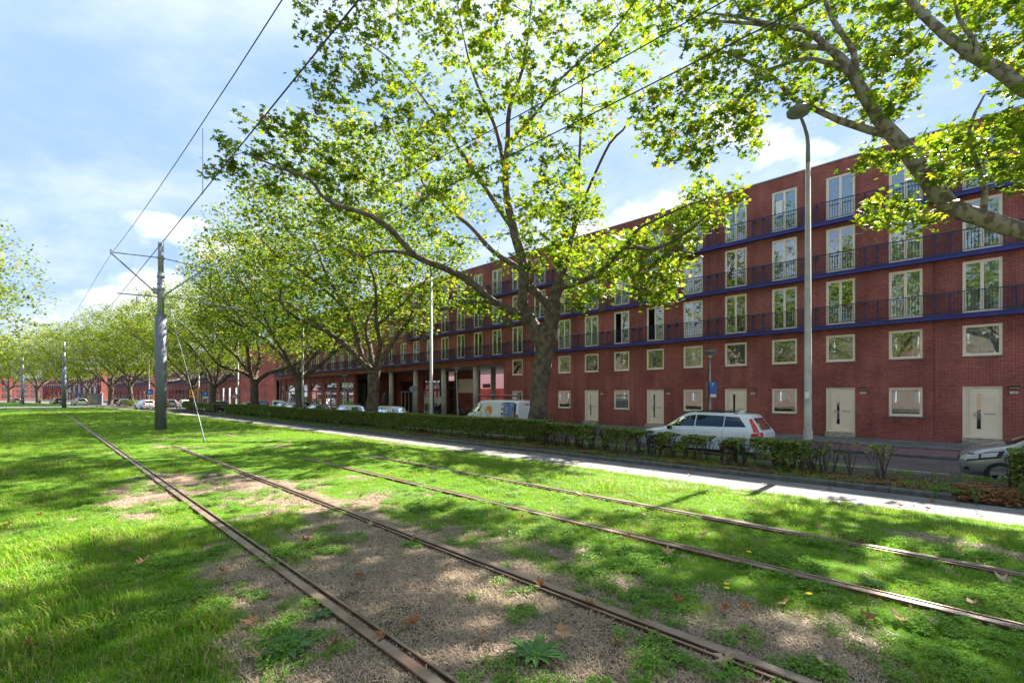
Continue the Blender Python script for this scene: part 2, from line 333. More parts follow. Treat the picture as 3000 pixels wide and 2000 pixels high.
def grid_mesh(xs, ss, zf, follow=True):
    X, S = np.meshgrid(xs, ss); X = X + (off(S) if follow else 0)
    V = np.stack([X, S, zf(X, S)], -1).reshape(-1, 3); nx, ns = len(xs), len(ss)
    i = np.arange(nx-1)[None, :] + np.arange(ns-1)[:, None]*nx
    F = np.stack([i, i+1, i+nx+1, i+nx], -1).reshape(-1, 4); return V, F
xs = np.arange(-3.7, 11.41, .15)
V1, F1 = grid_mesh(xs, np.arange(-7, 30.01, .2), ZL); V2, F2 = grid_mesh(np.arange(-3.7, 11.41, .604), np.arange(30, 330.1, 1.5), ZL)
V = np.concatenate([V1, V2]); F = np.concatenate([F1, F2+len(V1)])
me = np_mesh('lawn', V, F, 4, MT['lawn'], {'soil': ('POINT', soil_mask(V[:, 0], V[:, 1]))}); me.polygons.foreach_set('use_smooth', [True]*len(me.polygons))
tag(inst('lawn', me), kind='structure')
# base sheet to the horizon
m = MB(); m.quad((-1500,-1500,-.66),(1500,-1500,-.66),(1500,1500,-.66),(-1500,1500,-.66)); tag(m.build('ground', MT['asphalt']), kind='structure')
def strip(name, mt, x0, x1, z, s0=-30, s1=200, f0=True, f1=True, z1=None):
    ss = np.concatenate([np.arange(s0, 60, 10), np.arange(60, s1+.1, 5)]); m = MB(); z1 = z if z1 is None else z1
    for a, b in zip(ss[:-1], ss[1:]):
        oa, ob = float(off(a)), float(off(b))
        m.quad((x0+oa*f0, a, z), (x1+oa*f1, a, z1), (x1+ob*f1, b, z1), (x0+ob*f0, b, z))
    return tag(m.build(name, mt), kind='structure')
strip('path', MT['path'], 11.2, 13.17, -.49, s1=330)
strip('road_opposite', MT['path'], -13, -3.3, -.5, s1=330)
bed = []
Xb, Sb = np.arange(13.36, 17.0, .2), np.concatenate([np.arange(-12, 40, .25), np.arange(40, 90, 1)])
def zbed(X, S): return -.385 + (fbm(X*1.3+3, S*1.3, 4)-.5)*.10
V, F = grid_mesh(np.append(Xb[Xb < 16.7], 16.72), Sb, lambda X, S: zbed(X, S)*(1-sm(16.3, 16.7, X)) + (-.5)*sm(16.3, 16.7, X), follow=False)
me = np_mesh('planting_bed', V, F, 4, MT['soil']); tag(inst('planting_bed', me), kind='structure')
strip('planting_strip_far', MT['soil'], 13.36, 16.7, -.39, s0=101, s1=200, f1=True)
strip('parking_bay', MT['baybrick'], 16.72, 18.42, -.605, s1=89, f0=False, f1=False)
strip('road', MT['roadbrick'], 18.42, 22.5, -.61, s1=200, f0=False, f1=False)
strip('cycle_path', MT['bike'], 22.66, 25.2, -.515, s1=200, f0=False, f1=False)
strip('pavement', MT['pave'], 25.3, 29.2, -.47, s1=200, f0=False, f1=False)
strip('undercroft_floor', MT['pave'], 29.2, 60, -.466, s0=29.2, s1=200, f0=False, f1=False)
# crossing street over the tracks
V, F = grid_mesh(np.arange(-14, 17.3, .6), np.arange(89, 100.1, 1.0), lambda X, S: np.maximum(ZL(X, S), -.58)+.03)
tag(inst('crossing_road', np_mesh('crossing_road', V, F, 4, MT['path'])), kind='structure')
m = MB(); m.quad((16, 88.5, -.6), (60, 88.5, -.6), (60, 106, -.6), (16, 106, -.6)); tag(m.build('side_street', MT['asphalt']), kind='structure')
# painted line along the parking bays
ln = MB()
for k in range(-3, 14):
    ln.box(18.36, 18.46, k*6.1+.05, k*6.1+5.9, -.603, -.600)
tag(ln.build('bay_line', MT['white_line']), kind='structure')
# kerbs: one stone after another
def kerb(x0, x1, zt, zb, s0, s1, ln, name, follow=False, skip=()):
    root = empty(name); tag(root, kind='structure'); b = MB(); g = .012
    h = zt-zb; ch = .025
    y0, y1 = g/2, ln-g/2; w = x1-x0
    for (ya, yb) in ((y0, y1),):
        P = [(0, zb), (0, zt-ch), (ch, zt), (w, zt), (w, zb)]
        n = len(b.v); b.v += [(p[0], ya, p[1]) for p in P]+[(p[0], yb, p[1]) for p in P]
        for i in range(5):
            j = (i+1) % 5; b.f.append((n+i, n+5+i, n+5+j, n+j)); b.m.append(0)
        b.f.append(tuple(n+i for i in range(5))); b.m.append(0); b.f.append(tuple(n+5+i for i in range(5))[::-1]); b.m.append(0)
    me = b.mesh('kerb_stone', MT['kerb']); s = s0
    while s < s1:
        if not any(a <= s < c for a, c in skip):
            o = inst('kerb_stone', me, root, (x0+(float(off(s)) if follow else 0), s, random.uniform(-.006, .006)), random.uniform(-.003, .003))
        s += ln
    return root
m = MB(); m.quad((13.1,-1.1,-.487),(13.6,-1.1,-.34),(13.6,.1,-.34),(13.1,.1,-.487)); tag(m.build('leaf_pit_ground', MT['soil']), kind='structure')
kerb(13.17, 13.34, -.372, -.6, -10.0, 60, 1.0, 'kerb', follow=True, skip=[(-1.02, -.5)])
m = MB(); m.box(13.17, 13.31, 60, 89, -.6, -.372); tag(m.build('kerb_far', MT['kerb']), kind='structure')
kerb(22.5, 22.655, -.50, -.7, -12, 60, 1.0, 'road_kerb')
m = MB(); m.box(25.2, 25.29, -12, 200, -.7, -.465); m.box(16.72, 16.83, -12, 89, -.7, -.53); tag(m.build('edging', MT['kerb']), kind='structure')
# clinkers of the free parking bay beside the silver car
pv = []
for c in range(3): pv.append(pmat('clinker', [(.17,.14,.135),(.135,.12,.12),(.2,.165,.155)][c], .85, var=.3, vscale=14, bump=.3, bscale=60))
pme = []
for c in range(3):
    b = MB(); b.box(.005, .1, .004, .208, -.05, 0); pme.append(b.mesh('clinker', pv[c]))
clk = empty('clinker_paving'); tag(clk, kind='structure')
for i in range(14):
    for j in range(15):
        inst('clinker', random.choice(pme), clk, (16.86+i*.105, -1.6+j*.213+(i % 2)*.1, -.592+random.uniform(-.004, .003)))

# ================================================================== RAILS
def rail_thing(x0, groove, label, sink=1e9):
    """groove = +1: flange groove on the +x side of the running head"""
    ss = np.concatenate([np.arange(-6, 40, 2.0), np.arange(40, 331, 3.0)])
    prof = [(-.075, -.05), (-.075, .028), (-.07, .033), (-.005, .033), (.003, .026), (.006, -.012), (.040, -.012), (.043, .024), (.047, .028), (.064, .028), (.067, .024), (.067, -.05)]
    if groove < 0: prof = [(-p[0], p[1]) for p in prof][::-1]
    V = []; n = len(prof)
    for s in ss:
        o = float(off(s)); dz = -.075*float(sm(sink, sink+3, s))
        for p in prof: V.append((x0+o+p[0], s, p[1]+dz))
    b = MB(); b.v = V
    head = {2, 3} if groove > 0 else {8, 7}
    for i in range(len(ss)-1):
        for k in range(n-1):
            pa, pb = prof[k], prof[k+1]; top = pa[1] > .02 and pb[1] > .02
            b.f.append((i*n+k, i*n+k+1, (i+1)*n+k+1, (i+1)*n+k)); b.m.append(0 if top else 1)
    o = b.build('rail', [MT['rail'], MT['rust']])
    return tag(o, label, 'rail', 'grooved tram rails in the lawn')
rail_thing(1.63, 1, 'rusty grooved tram rail nearest the camera, crossing the bare earth')
rail_thing(3.065, -1, 'brown grooved tram rail, second from the camera, between earth and grass', 18)
rail_thing(4.92, 1, 'thin tram rail in the grass, third from the camera', 11.5)
rail_thing(6.355, -1, 'tram rail nearest the path and hedge, sunk in the green lawn', 11)

# ================================================================== BUILDINGS
XF = 29.2; SP = 2.595; S0K = -.98; WF = 1.25
BAL = [(5.2, 5.39), (7.97, 8.16), (10.74, 10.93)]; ROOF = 14.07; GR = -.466
def sk(k): return S0K+SP*k
class Wall:
    """wall in the plane x = xf facing -x, with real openings and reveals"""
    def __init__(s, xf, s0, s1, z0, z1): s.a = (xf, s0, s1, z0, z1); s.o = []
    def cut(s, y0, y1, z0, z1): s.o.append((y0, y1, z0, z1))
    def build(s, name, mt, parent, depth=.12):
        xf, s0, s1, z0, z1 = s.a
        ys = sorted({s0, s1} | {v for o in s.o for v in o[:2]}); zs = sorted({z0, z1} | {v for o in s.o for v in o[2:]})
        b = MB()
        for i in range(len(ys)-1):
            ym = (ys[i]+ys[i+1])/2; k = 0
            while k < len(zs)-1:
                zm = (zs[k]+zs[k+1])/2
                if any(o[0] < ym < o[1] and o[2] < zm < o[3] for o in s.o): k += 1; continue
                k2 = k
                while k2+1 < len(zs)-1 and not any(o[0] < ym < o[1] and o[2] < (zs[k2+1]+zs[k2+2])/2 < o[3] for o in s.o): k2 += 1
                b.quad((xf, ys[i], zs[k]), (xf, ys[i], zs[k2+1]), (xf, ys[i+1], zs[k2+1]), (xf, ys[i+1], zs[k])); k = k2+1
        for (a, c, e, g) in s.o:
            x2 = xf+depth
            b.quad((xf, a, e), (x2, a, e), (x2, a, g), (xf, a, g)); b.quad((xf, c, e), (xf, c, g), (x2, c, g), (x2, c, e))
            b.quad((xf, a, g), (x2, a, g), (x2, c, g), (xf, c, g)); b.quad((xf, a, e), (xf, c, e), (x2, c, e), (x2, a, e))
        return b.build(name, mt, parent)
def frame_mesh(w, h, mull, fw=.075, d=.07, sill=False):
    b = MB(); b.box(0, d, -w/2, -w/2+fw, 0, h); b.box(0, d, w/2-fw, w/2, 0, h)
    b.box(0, d, -w/2+fw, w/2-fw, 0, fw); b.box(0, d, -w/2+fw, w/2-fw, h-fw, h)
    if mull:
        b.box(.006, d, -.055, .055, fw, h-fw)
        for sg in (-1, 1):   # leaf stiles
            y0, y1 = sorted((sg*.055, sg*(w/2-fw)))
            b.box(.014, d, y0, y1, fw, fw+.05); b.box(.014, d, y0, y1, h-fw-.045, h-fw)
            b.box(.014, d, min(sg*(w/2-fw), sg*(w/2-fw-.035)), max(sg*(w/2-fw), sg*(w/2-fw-.035)), fw+.05, h-fw-.045)
    else:
        q = fw+.035
        b.box(.014, d, -w/2+fw, -w/2+q, fw, h-fw); b.box(.014, d, w/2-q, w/2-fw, fw, h-fw); b.box(.014, d, -w/2+q, w/2-q, fw, fw+.04); b.box(.014, d, -w/2+q, w/2-q, h-fw-.035, h-fw)
    if sill: b.box(-.06, .0, -w/2-.05, w/2+.05, -.055, -.003, 1); b.box(0, .05, -w/2-.03, w/2+.03, -.055, -.003, 1)
    return b.mesh('window', [MT['cream'], MT['sill']])
def pane_mesh(w, h): b = MB(); b.box(.03, .038, -w/2, w/2, 0, h); return b.mesh('pane', MT['glass'])
def drape_mesh(w, h, mt, waves=9, lo=0.0, gather=0):
    b = MB(); n = int(waves*4)
    for i in range(n):
        ya = -w/2+w*i/n; yb = -w/2+w*(i+1)/n; xa = .14+.03*math.sin(i*math.pi/2*1.0)+.008*math.sin(i*2.3); xb = .14+.03*math.sin((i+1)*math.pi/2)+.008*math.sin((i+1)*2.3)
        b.quad((xa, ya, lo), (xa, ya, h), (xb, yb, h), (xb, yb, lo))
    return b.mesh('curtain', mt, smooth=True)
def blind_mesh(w, h, mt, lo=0.0):
    b = MB(); n = max(3, int((h-lo)/.1))
    for i in range(n):
        z0 = lo+(h-lo)*i/n; z1 = lo+(h-lo)*(i+1)/n; zm = (z0+z1)/2
        b.quad((.12, -w/2, z0), (.145, -w/2, zm), (.145, w/2, zm), (.12, w/2, z0)); b.quad((.145, -w/2, zm), (.12, -w/2, z1), (.12, w/2, z1), (.145, w/2, zm))
    return b.mesh('blind', mt)
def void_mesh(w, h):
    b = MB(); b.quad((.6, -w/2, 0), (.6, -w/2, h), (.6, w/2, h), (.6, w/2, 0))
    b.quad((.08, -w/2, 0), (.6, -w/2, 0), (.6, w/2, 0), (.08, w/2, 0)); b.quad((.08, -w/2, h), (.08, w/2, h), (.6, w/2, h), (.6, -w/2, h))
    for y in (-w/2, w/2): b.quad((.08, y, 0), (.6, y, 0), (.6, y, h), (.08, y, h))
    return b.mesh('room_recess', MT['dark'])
_cache = {}
def cached(key, fn):
    if key not in _cache: _cache[key] = fn()
    return _cache[key]
def window(parent, x, y, z, w, h, kind, cover, sill=False, openleaf=0):
    mull = kind == 'french'
    fo = inst('window', cached(('f', w, h, mull, sill), lambda: frame_mesh(w, h, mull, sill=sill)), parent, (x, y, z))
    if mull:
        pw = w/2-.075-.055-.036; ph = h-.075*2-.05-.046
        for sg in (-1, 1):
            if openleaf == sg: continue
            inst('pane', cached(('p', pw, ph), lambda: pane_mesh(pw, ph)), fo, (0, sg*(.055+pw/2), .126))
    else:
        pw = w-.22; ph = h-.225
        inst('pane', cached(('p', pw, ph), lambda: pane_mesh(pw, ph)), fo, (0, 0, .115))
    iw, ih = w-.1, h-.1
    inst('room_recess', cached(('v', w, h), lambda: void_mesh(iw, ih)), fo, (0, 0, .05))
    if cover == 'drape': inst('curtain', cached(('d', w, h), lambda: drape_mesh(iw, ih, MT['drape'])), fo, (0, 0, .05))
    elif cover == 'sides':
        me = cached(('sd', w, h), lambda: drape_mesh(iw*.3, ih, MT['drape'], 4))
        inst('curtain', me, fo, (0, -iw*.35, .05)); inst('curtain', me, fo, (0, iw*.35, .05))
    elif cover == 'half': inst('curtain', cached(('dh', w, h), lambda: drape_mesh(iw*.5, ih, MT['drape'], 5)), fo, (0, iw*.25, .05))
    elif cover == 'blind': inst('blind', cached(('b', w, h), lambda: blind_mesh(iw, ih, MT['blind'], 0)), fo, (0, 0, .05))
    elif cover == 'blindup': inst('blind', cached(('bu', w, h), lambda: blind_mesh(iw, ih, MT['blind'], ih*.3)), fo, (0, 0, .05))
    elif cover == 'grey': inst('blind', cached(('bg', w, h), lambda: blind_mesh(iw, ih, MT['greyblind'], 0)), fo, (0, 0, .05))
    elif cover == 'swag':   # short net curtain with a raised middle
        b = MB(); n = 24
        for i in range(n):
            ya = -iw/2+iw*i/n; yb = -iw/2+iw*(i+1)/n; f = lambda y: ih*(.62-.5*(abs(y)/(iw/2))**1.7) if abs(y) < iw*.42 else ih*.3
            xa = .13+.02*(i % 2); xb = .13+.02*((i+1) % 2); b.quad((xa, ya, f(ya)), (xa, ya, ih), (xb, yb, ih), (xb, yb, f(yb)))
        b.build('curtain', MT['drape'], fo, loc=(0, 0, .05))
    return fo
def balcony(parent, x, s0, s1, zb, zt, wins):
    """blue steel channel with a slim bar railing just in front of the windows"""
    D = .26
    b = MB(); b.box(x-D-.02, x-.003, s0, s1, zb, zt)
    b.box(x-D-.05, x-D-.021, s0, s1, zt-.03, zt+.012); b.box(x-D-.05, x-D-.021, s0, s1, zb-.012, zb+.03)
    fa = b.build('balcony', MT['blue'], parent)
    zr = zt+.98
    b = MB(); b.box(x-D-.02, x-D+.03, s0, s1, zr, zr+.035); b.box(x-D-.01, x-D+.01, s0, s1, zt+.09, zt+.115)
    b.box(x-D, x-.002, s0, s0+.04, zr, zr+.035); b.box(x-D, x-.002, s1-.04, s1, zr, zr+.035)
    b.build('handrail', MT['bluedark'], fa)
    V = []; F = []
    n = int((s1-s0)/.112); ys = s0+(s1-s0)*(np.arange(n)+.5)/n; r = .0075
    base = np.array([(-r,-r,0),(r,-r,0),(r,r,0),(-r,r,0),(-r,-r,1),(r,-r,1),(r,r,1),(-r,r,1)])
    VV = np.zeros((n, 8, 3)); VV[:] = base; VV[:, :, 2] = VV[:, :, 2]*(zr-zt-.115)+zt+.115; VV[:, :, 0] += x-D; VV[:, :, 1] += ys[:, None]
    fi = np.array([(0,1,5,4),(1,2,6,5),(2,3,7,6),(3,0,4,7)])
    FF = (fi[None]+np.arange(n)[:, None, None]*8).reshape(-1, 4)
    o = inst('balusters', np_mesh('balusters', VV.reshape(-1, 3), FF, 4, MT['bluedark']), fa); o['kind'] = 'stuff'
    for yc in wins:      # stays that tie the rail to the brickwork, two between windows
        for dy in (WF/2+.42, WF/2+.42+.52):
            if yc+dy > s1 or yc+dy < s0: continue
            c = MB(); c.box(x-D, x-.002, -.02, .02, zr-.1, zr+.02); c.box(x-D-.012, x-D+.03, -.02, .02, zt, zr-.1); c.box(x-D, x-.002, -.03, .03, zt, zt+.06)
            me = cached(('stay', x, zt), lambda: c.mesh('railing_stay', MT['bluedark'])); inst('railing_stay', me, fa, (0, yc+dy, 0))
    return fa
COVERS = ['drape', 'none', 'drape', 'drape', 'sides', 'half', 'blindup', 'drape', 'drape', 'none']
rw = random.Random(11)

# ---- near block ------------------------------------------------------
B1 = empty('apartment_building', (0, 0, 0))
tag(B1, 'long red brick apartment block with blue balconies and cream front doors', 'building')
S_LEFT = 87.6; S_RIGHT = sk(-4)-1.3; UND0, UND1 = 29.25, 55.4        # undercroft
W1 = Wall(XF, S_RIGHT, S_LEFT, GR, ROOF)
doors = [0, 2, 4, 6, 8]; SQ_H = 1.4
fr = {}   # french windows
for k in range(-4, 34):
    y = sk(k)
    for lv, (zb, zt) in enumerate(BAL):
        if lv == 1 and sk(k) > 44.5:     # small windows without a balcony further down
            W1.cut(y-.5, y+.5, 8.75, 10.1); fr[(k, lv)] = ('small', y, 8.75); continue
        W1.cut(y-WF/2, y+WF/2, zt+.035, zt+.035+2.34); fr[(k, lv)] = ('french', y, zt+.035)
    if y < 29:
        W1.cut(y-WF/2, y+WF/2, 3.47, 3.47+SQ_H)
        if k in doors or k == -2 or k == -4: W1.cut(y-WF/2, y+WF/2, -.22, 2.10)
        elif k == 11: W1.cut(y-WF/2, y+WF/2, .93, 2.08)
        else: W1.cut(y-WF/2, y+WF/2, .68, 2.08)
W1.cut(UND0, S_LEFT-.9, GR, 4.55)
W1.build('wall', MT['brick'], B1)
for (k, lv), (kd, y, z) in fr.items():
    if kd == 'french':
        cov = rw.choice(COVERS); ol = 0
        if (k, lv) in ((6, 0), (7, 0), (15, 2)): cov = 'none'; ol = 1
        if k == 0 and lv == 0 or k == 1 and lv == 0: cov = 'drape'
        if lv == 2 and k < 6: cov = rw.choice(['blind', 'drape', 'blind'])
        if k in (3, 2, 4) and lv == 0: cov = 'none' if k != 4 else 'half'
        window(B1, XF+.03, y, z, WF, 2.34, 'french', cov, openleaf=ol)
    else: window(B1, XF+.03, y, z, 1.0, 1.35, 'sq', rw.choice(['drape', 'none', 'grey']), sill=True)
gf = {1: 'drape', 3: 'swag', 5: 'blind', 7: 'blind', 9: 'grey', 11: 'drape', -1: 'drape', -3: 'blind', 10: 'none'}
ff = {0: 'drape', 1: 'sides', 2: 'blind', 3: 'blindup', 4: 'blind', 5: 'blind', 6: 'grey', 7: 'grey', 8: 'none', 9: 'grey', 10: 'drape', 11: 'none', -1: 'drape', -2: 'blind', -3: 'drape', -4: 'none'}
for k in range(-4, 12):
    y = sk(k)
    if y < 29:
        window(B1, XF+.03, y, 3.47, WF, SQ_H, 'sq', ff.get(k, 'none'), sill=True)
        if k in doors or k in (-2, -4): continue
        if k == 11: window(B1, XF+.03, y, .93, WF, 1.15, 'sq', 'drape', sill=True)
        else: window(B1, XF+.03, y, .68, WF, 1.40, 'sq', gf.get(k, 'blind'), sill=True)
# front doors
def text_mesh(txt, size, mt, ext=.004, align='CENTER'):
    c = bpy.data.curves.new('t', 'FONT'); c.body = txt; c.size = size; c.extrude = ext; c.align_x = align; c.align_y = 'CENTER'; c.resolution_u = 3
    o = bpy.data.objects.new('t', c); COL.objects.link(o); bpy.context.view_layer.update()
    me = bpy.data.meshes.new_from_object(o.evaluated_get(bpy.context.evaluated_depsgraph_get())); bpy.data.objects.remove(o); me.materials.clear(); me.materials.append(mt); return me
def facing(o, n):      # text/print upright, reading direction seen from the side n points to
    n = Vector(n); zax = n.normalized(); yax = Vector((0, 0, 1)); xax = yax.cross(zax).normalized()
    o.rotation_euler = Matrix((xax, yax, zax)).transposed().to_euler(); return o
MT['ink'] = pmat('lettering_dark', (.03, .03, .035), .6); MT['plate'] = pmat('number_plate_enamel', (.72, .74, .76), .3)
MT['doorglass'] = glass_mat('door_glass', (.35, .38, .38), .35)
MT['lampglass'] = pmat('lamp_diffuser', (.6, .55, .42), .4)
H = 2.32
def door_parts(k, num):
    y = sk(k); w = WF; root = empty('front_door', (XF+.03, y, -.22)); root.parent = B1
    b = MB(); fw = .07
    b.box(0, .09, -w/2, -w/2+fw, 0, H); b.box(0, .09, w/2-fw, w/2, 0, H); b.box(0, .09, -w/2+fw, w/2-fw, H-fw, H); b.box(0, .09, -w/2+fw, w/2-fw, 0, .05)
    # fixed side panel at the left as seen from the street (larger s)
    b.box(.02, .07, w/2-fw-.2, w/2-fw, .05, H-fw); b.box(.006, .09, w/2-fw-.25, w/2-fw-.2, .05, H-fw)
    for q in (.06, .13): b.box(.014, .022, w/2-fw-q-.006, w/2-fw-q, .1, H-fw-.05, 1)
    me = cached('doorframe', lambda: b.mesh('door_frame', [MT['cream'], MT['sill']])); inst('door_frame', me, root)
    y1 = w/2-fw-.25; y0 = -w/2+fw     # leaf from y0..y1
    b = MB(); gz0, gz1 = .4, 1.98; ga, gb = y1-.27, y1-.14
    b.box(.03, .075, gb, y1, .06, H-fw-.01); b.box(.03, .075, y0, ga, .06, H-fw-.01); b.box(.03, .075, ga, gb, .06, gz0); b.box(.03, .075, ga, gb, gz1, H-fw-.01)
    b.box(.012, .03, y0, y1, .06, .13)
    b.box(.018, .031, ga-.02, ga, gz0-.02, gz1+.02); b.box(.018, .031, gb, gb+.02, gz0-.02, gz1+.02)
    me = cached('doorleaf', lambda: b.mesh('door_leaf', MT['cream'])); inst('door_leaf', me, root)
    b = MB(); b.box(.05, .056, ga, gb, gz0, gz1); inst('pane', cached('doorpane', lambda: b.mesh('pane', MT['doorglass'])), root)
    b = MB(); b.box(0, .014, -.28, .28, 0, .088); 
    me = cached('slat', lambda: b.mesh('slat', MT['cream'])); n = 17
    for i in range(n):
        zz = .38+i*.0955
        if i == 7: continue
        o = inst('slat', me, root, (.017, (y0+.06+ga-.06)/2, zz)); o.scale.y = (ga-y0-.14)/.56
    b = MB(); b.box(.008, .03, y0+.12, ga-.1, 1.06, 1.12); inst('letter_slot', cached('slot', lambda: b.mesh('letter_slot', MT['chrome'])), root)
    b = MB(); b.box(-.02, .03, y1-.085, y1-.055, .98, 1.16); b.tube([(-.025, y1-.07, 1.1), (-.025, y1-.19, 1.1)], .01, 6); inst('handle', cached('dh', lambda: b.mesh('handle', MT['chrome'])), root)
    b = MB(); b.box(-.32, .03, -w/2-.02, w/2+.02, GR+.22+.0, GR+.22+.13); b.box(-.16, .03, -w/2-.02, w/2+.02, GR+.22+.13, -.006)
    inst('doorstep', cached('dstep', lambda: b.mesh('doorstep', MT['step'])), root)
    # wall lamp and house number to the right
    b = MB(); b.box(-.1, 0, -.17, .17, -.03, .035); b.box(-.085, -.003, -.15, .15, -.06, -.03, 1)
    o = inst('door_lamp', cached('dl', lambda: b.mesh('door_lamp', [MT['black'], MT['lampglass']])), B1, (XF-.004, y-w/2-.35, 2.07))
    if num:
        b = MB(); b.box(-.012, 0, -.115, .115, -.052, .052); pl = inst('house_number', cached('hn', lambda: b.mesh('house_number', MT['plate'])), B1, (XF-.004, y-w/2-.33, 1.82))
        t = inst('digits', text_mesh(num, .11, MT['ink'], .002), pl, (-.016, 0, 0)); facing(t, (-1, 0, 0))
for k, nm in ((0, '128'), (2, '126'), (4, '124'), (6, '122'), (8, '120'), (-2, ''), (-4, '')): door_parts(k, nm)
b = MB()     # thin dark movement joints in the brickwork
for k in range(-3, 34, 2):
    y = sk(k)-SP/2+.28
    for z0, z1 in ((GR, 5.19), (5.4, 7.96), (8.17, 10.73), (10.94, ROOF)):
        if y > 29 and z0 < 0: continue
        b.box(XF-.003, XF+.01, y-.011, y+.011, z0, z1)
b.build('movement_joints', MT['joint'], B1)['kind'] = 'stuff'
allk = [sk(k) for k in range(-4, 34)]
balcony(B1, XF, S_RIGHT+.2, S_LEFT, *BAL[0], allk); balcony(B1, XF, S_RIGHT+.2, 44.9, *BAL[1], [a for a in allk if a < 44]); balcony(B1, XF, S_RIGHT+.2, S_LEFT, *BAL[2], allk)
b = MB(); b.box(XF-.03, XF+.3, S_RIGHT, S_LEFT+.02, ROOF-.002, ROOF+.05); b.build('coping', MT['coping'], B1)
b = MB(); b.quad((XF+.3, S_RIGHT, ROOF), (XF+13, S_RIGHT, ROOF), (XF+13, S_LEFT, ROOF), (XF+.3, S_LEFT, ROOF)); b.quad((XF, S_LEFT, GR), (XF, S_LEFT, ROOF), (XF+13, S_LEFT, ROOF), (XF+13, S_LEFT, GR))
b.quad((XF, S_RIGHT, GR), (XF+13, S_RIGHT, GR), (XF+13, S_RIGHT, ROOF), (XF, S_RIGHT, ROOF)); b.quad((XF+13, S_RIGHT, 4.6), (XF+13, S_LEFT, 4.6), (XF+13, S_LEFT, ROOF), (XF+13, S_RIGHT, ROOF)); b.quad((XF+13, 60, GR), (XF+13, S_LEFT, GR), (XF+13, S_LEFT, 4.6), (XF+13, 60, 4.6)); b.quad((XF+13, S_RIGHT, GR), (XF+13, UND0, GR), (XF+13, UND0, 4.6), (XF+13, S_RIGHT, 4.6))
b.build('roof', MT['brick'], B1)
b = MB(); b.tube([(XF+1.5, 43.5, ROOF), (XF+1.5, 43.5, ROOF+1.1), (XF+1.5, 44.1, ROOF+1.1), (XF+1.5, 44.1, ROOF)], .035, 6); b.tube([(XF+1.5, 42.4, ROOF), (XF+1.5, 42.4, ROOF+1.3)], .03, 6); b.build('roof_vent', MT['galv'], B1)
# undercroft: passage walls, soffit, columns, shop fronts
b = MB(); b.box(XF+.005, XF+13, UND0, S_LEFT-.9, 4.552, 4.6); b.build('soffit', MT['soffit'], B1)
XB = XF+5.2
b = MB()
b.quad((XF+.1, UND0-.004, GR), (XF+13, UND0-.004, GR), (XF+13, UND0-.004, 4.55), (XF+.1, UND0-.004, 4.55))
b.build('undercroft_wall', MT['brick'], B1)
b = MB(); b.box(XB, XB+.3, 38.5, UND0+13.6, GR, 4.55); b.build('undercroft_wall', MT['brick'], B1)
b = MB(); b.quad((XF+7.6, 50, GR), (XF+7.6, 60, GR), (XF+7.6, 60, 4.55), (XF+7.6, 50, 4.55)); b.build('undercroft_wall', MT['brick'], B1)
b = MB(); b.box(XB-.02, XB+.02, 38.9, 42.1, 2.0, 3.6); b.build('cream_panel', MT['cream'], B1)
for i in range(5):
    b = MB(); b.tube([(0, 0, GR), (0, 0, 4.55)], .27, 20); b.tube([(0, 0, GR-.02), (0, 0, GR+.03)], .31, 20)
    inst('column', cached('col', lambda: b.mesh('column', MT['concrete'], True)), B1, (XF+.45, 33.6+i*5.19-(0.1 if i else 0), 0))
b = MB(); b.tube([(0, 0, GR), (0, 0, 4.55)], .27, 20); inst('column', b.mesh('column', MT['concrete'], True), B1, (XF+3.6, 34.4, 0))
MT['shopglass'] = glass_mat('shop_glass', (.4, .43, .44), .30)
MT['shoplight'] = pmat('shop_display', (.32, .28, .25), .8, col2=(.06, .055, .06), vscale=1.6)
def shopfront(parent, x, y0, y1, zt, lift=0, sign=None, poster=None):
    """brick-framed shop bay: transom light over a cream door and blue-framed window"""
    r = empty('shop_front', (x, y0, 0)); r.parent = parent; w = y1-y0; zm = 2.25
    b = MB(); t = .08
    b.box(-.02, .06, 0, w, zm, zm+.22); b.box(-.02, .06, w*.50, w*.50+.22, GR, zm); b.box(-.01, .05, 0, .06, GR, zm); b.build('shop_frame', MT['blue'], r)
    b = MB()
    for q in (w*.5+.22, w-.1, w*.5+.22+(w*.5-.32)/2): b.box(-.012, .05, q, q+.1, GR, zm)
    b.box(-.012, .05, w*.5+.32, w-.1, zm-.1, zm); b.box(-.012, .05, w*.5+.32, w-.1, GR, GR+.15); b.build('door_frame', MT['cream'], r)
    b = MB(); b.box(.02, .03, .06, w*.5, GR, zm); b.box(.02, .03, w*.5+.32, w-.1, GR+.15, zm-.1); b.build('pane', MT['shopglass'], r)
    b = MB(); b.box(.02, .03, 0, w, zm+.22, zt); b.build('transom_pane', MT['shopglass'], r)
    b = MB(); b.quad((1.6, -.2, GR), (1.6, -.2, zt), (1.6, w+.2, zt), (1.6, w+.2, GR)); b.quad((.05, 0, GR), (1.6, 0, GR), (1.6, w, GR), (.05, w, GR)); b.build('interior', MT['shoplight'], r)
    if sign:
        b = MB(); b.box(-.03, .015, .1, w-.1, zm+.3, zt-.1); sg = b.build('shop_sign', MT['signteal'], r)
        for txt, sz, zz in sign:
            o = inst('lettering', text_mesh(txt, sz, MT['signwhite'], .003), sg, (-.035, w/2, zz)); facing(o, (-1, 0, 0))
    if poster:
        b = MB(); b.box(.005, .015, .1, w*.5-.06, .75, 1.5); b.box(.005, .015, w*.5+.34, w-.12, .75, 1.5); b.build('window_foil', MT['signwhite'], r)
    return r
MT['signteal'] = pmat('sign_teal', (.1, .2, .28), .5)
ysh = UND0+13.6
XS = XB-1.0
edges = []
y = 43.0
while y < S_LEFT-2:
    edges.append((y, min(y+5.19, S_LEFT-.9))); y += 5.19
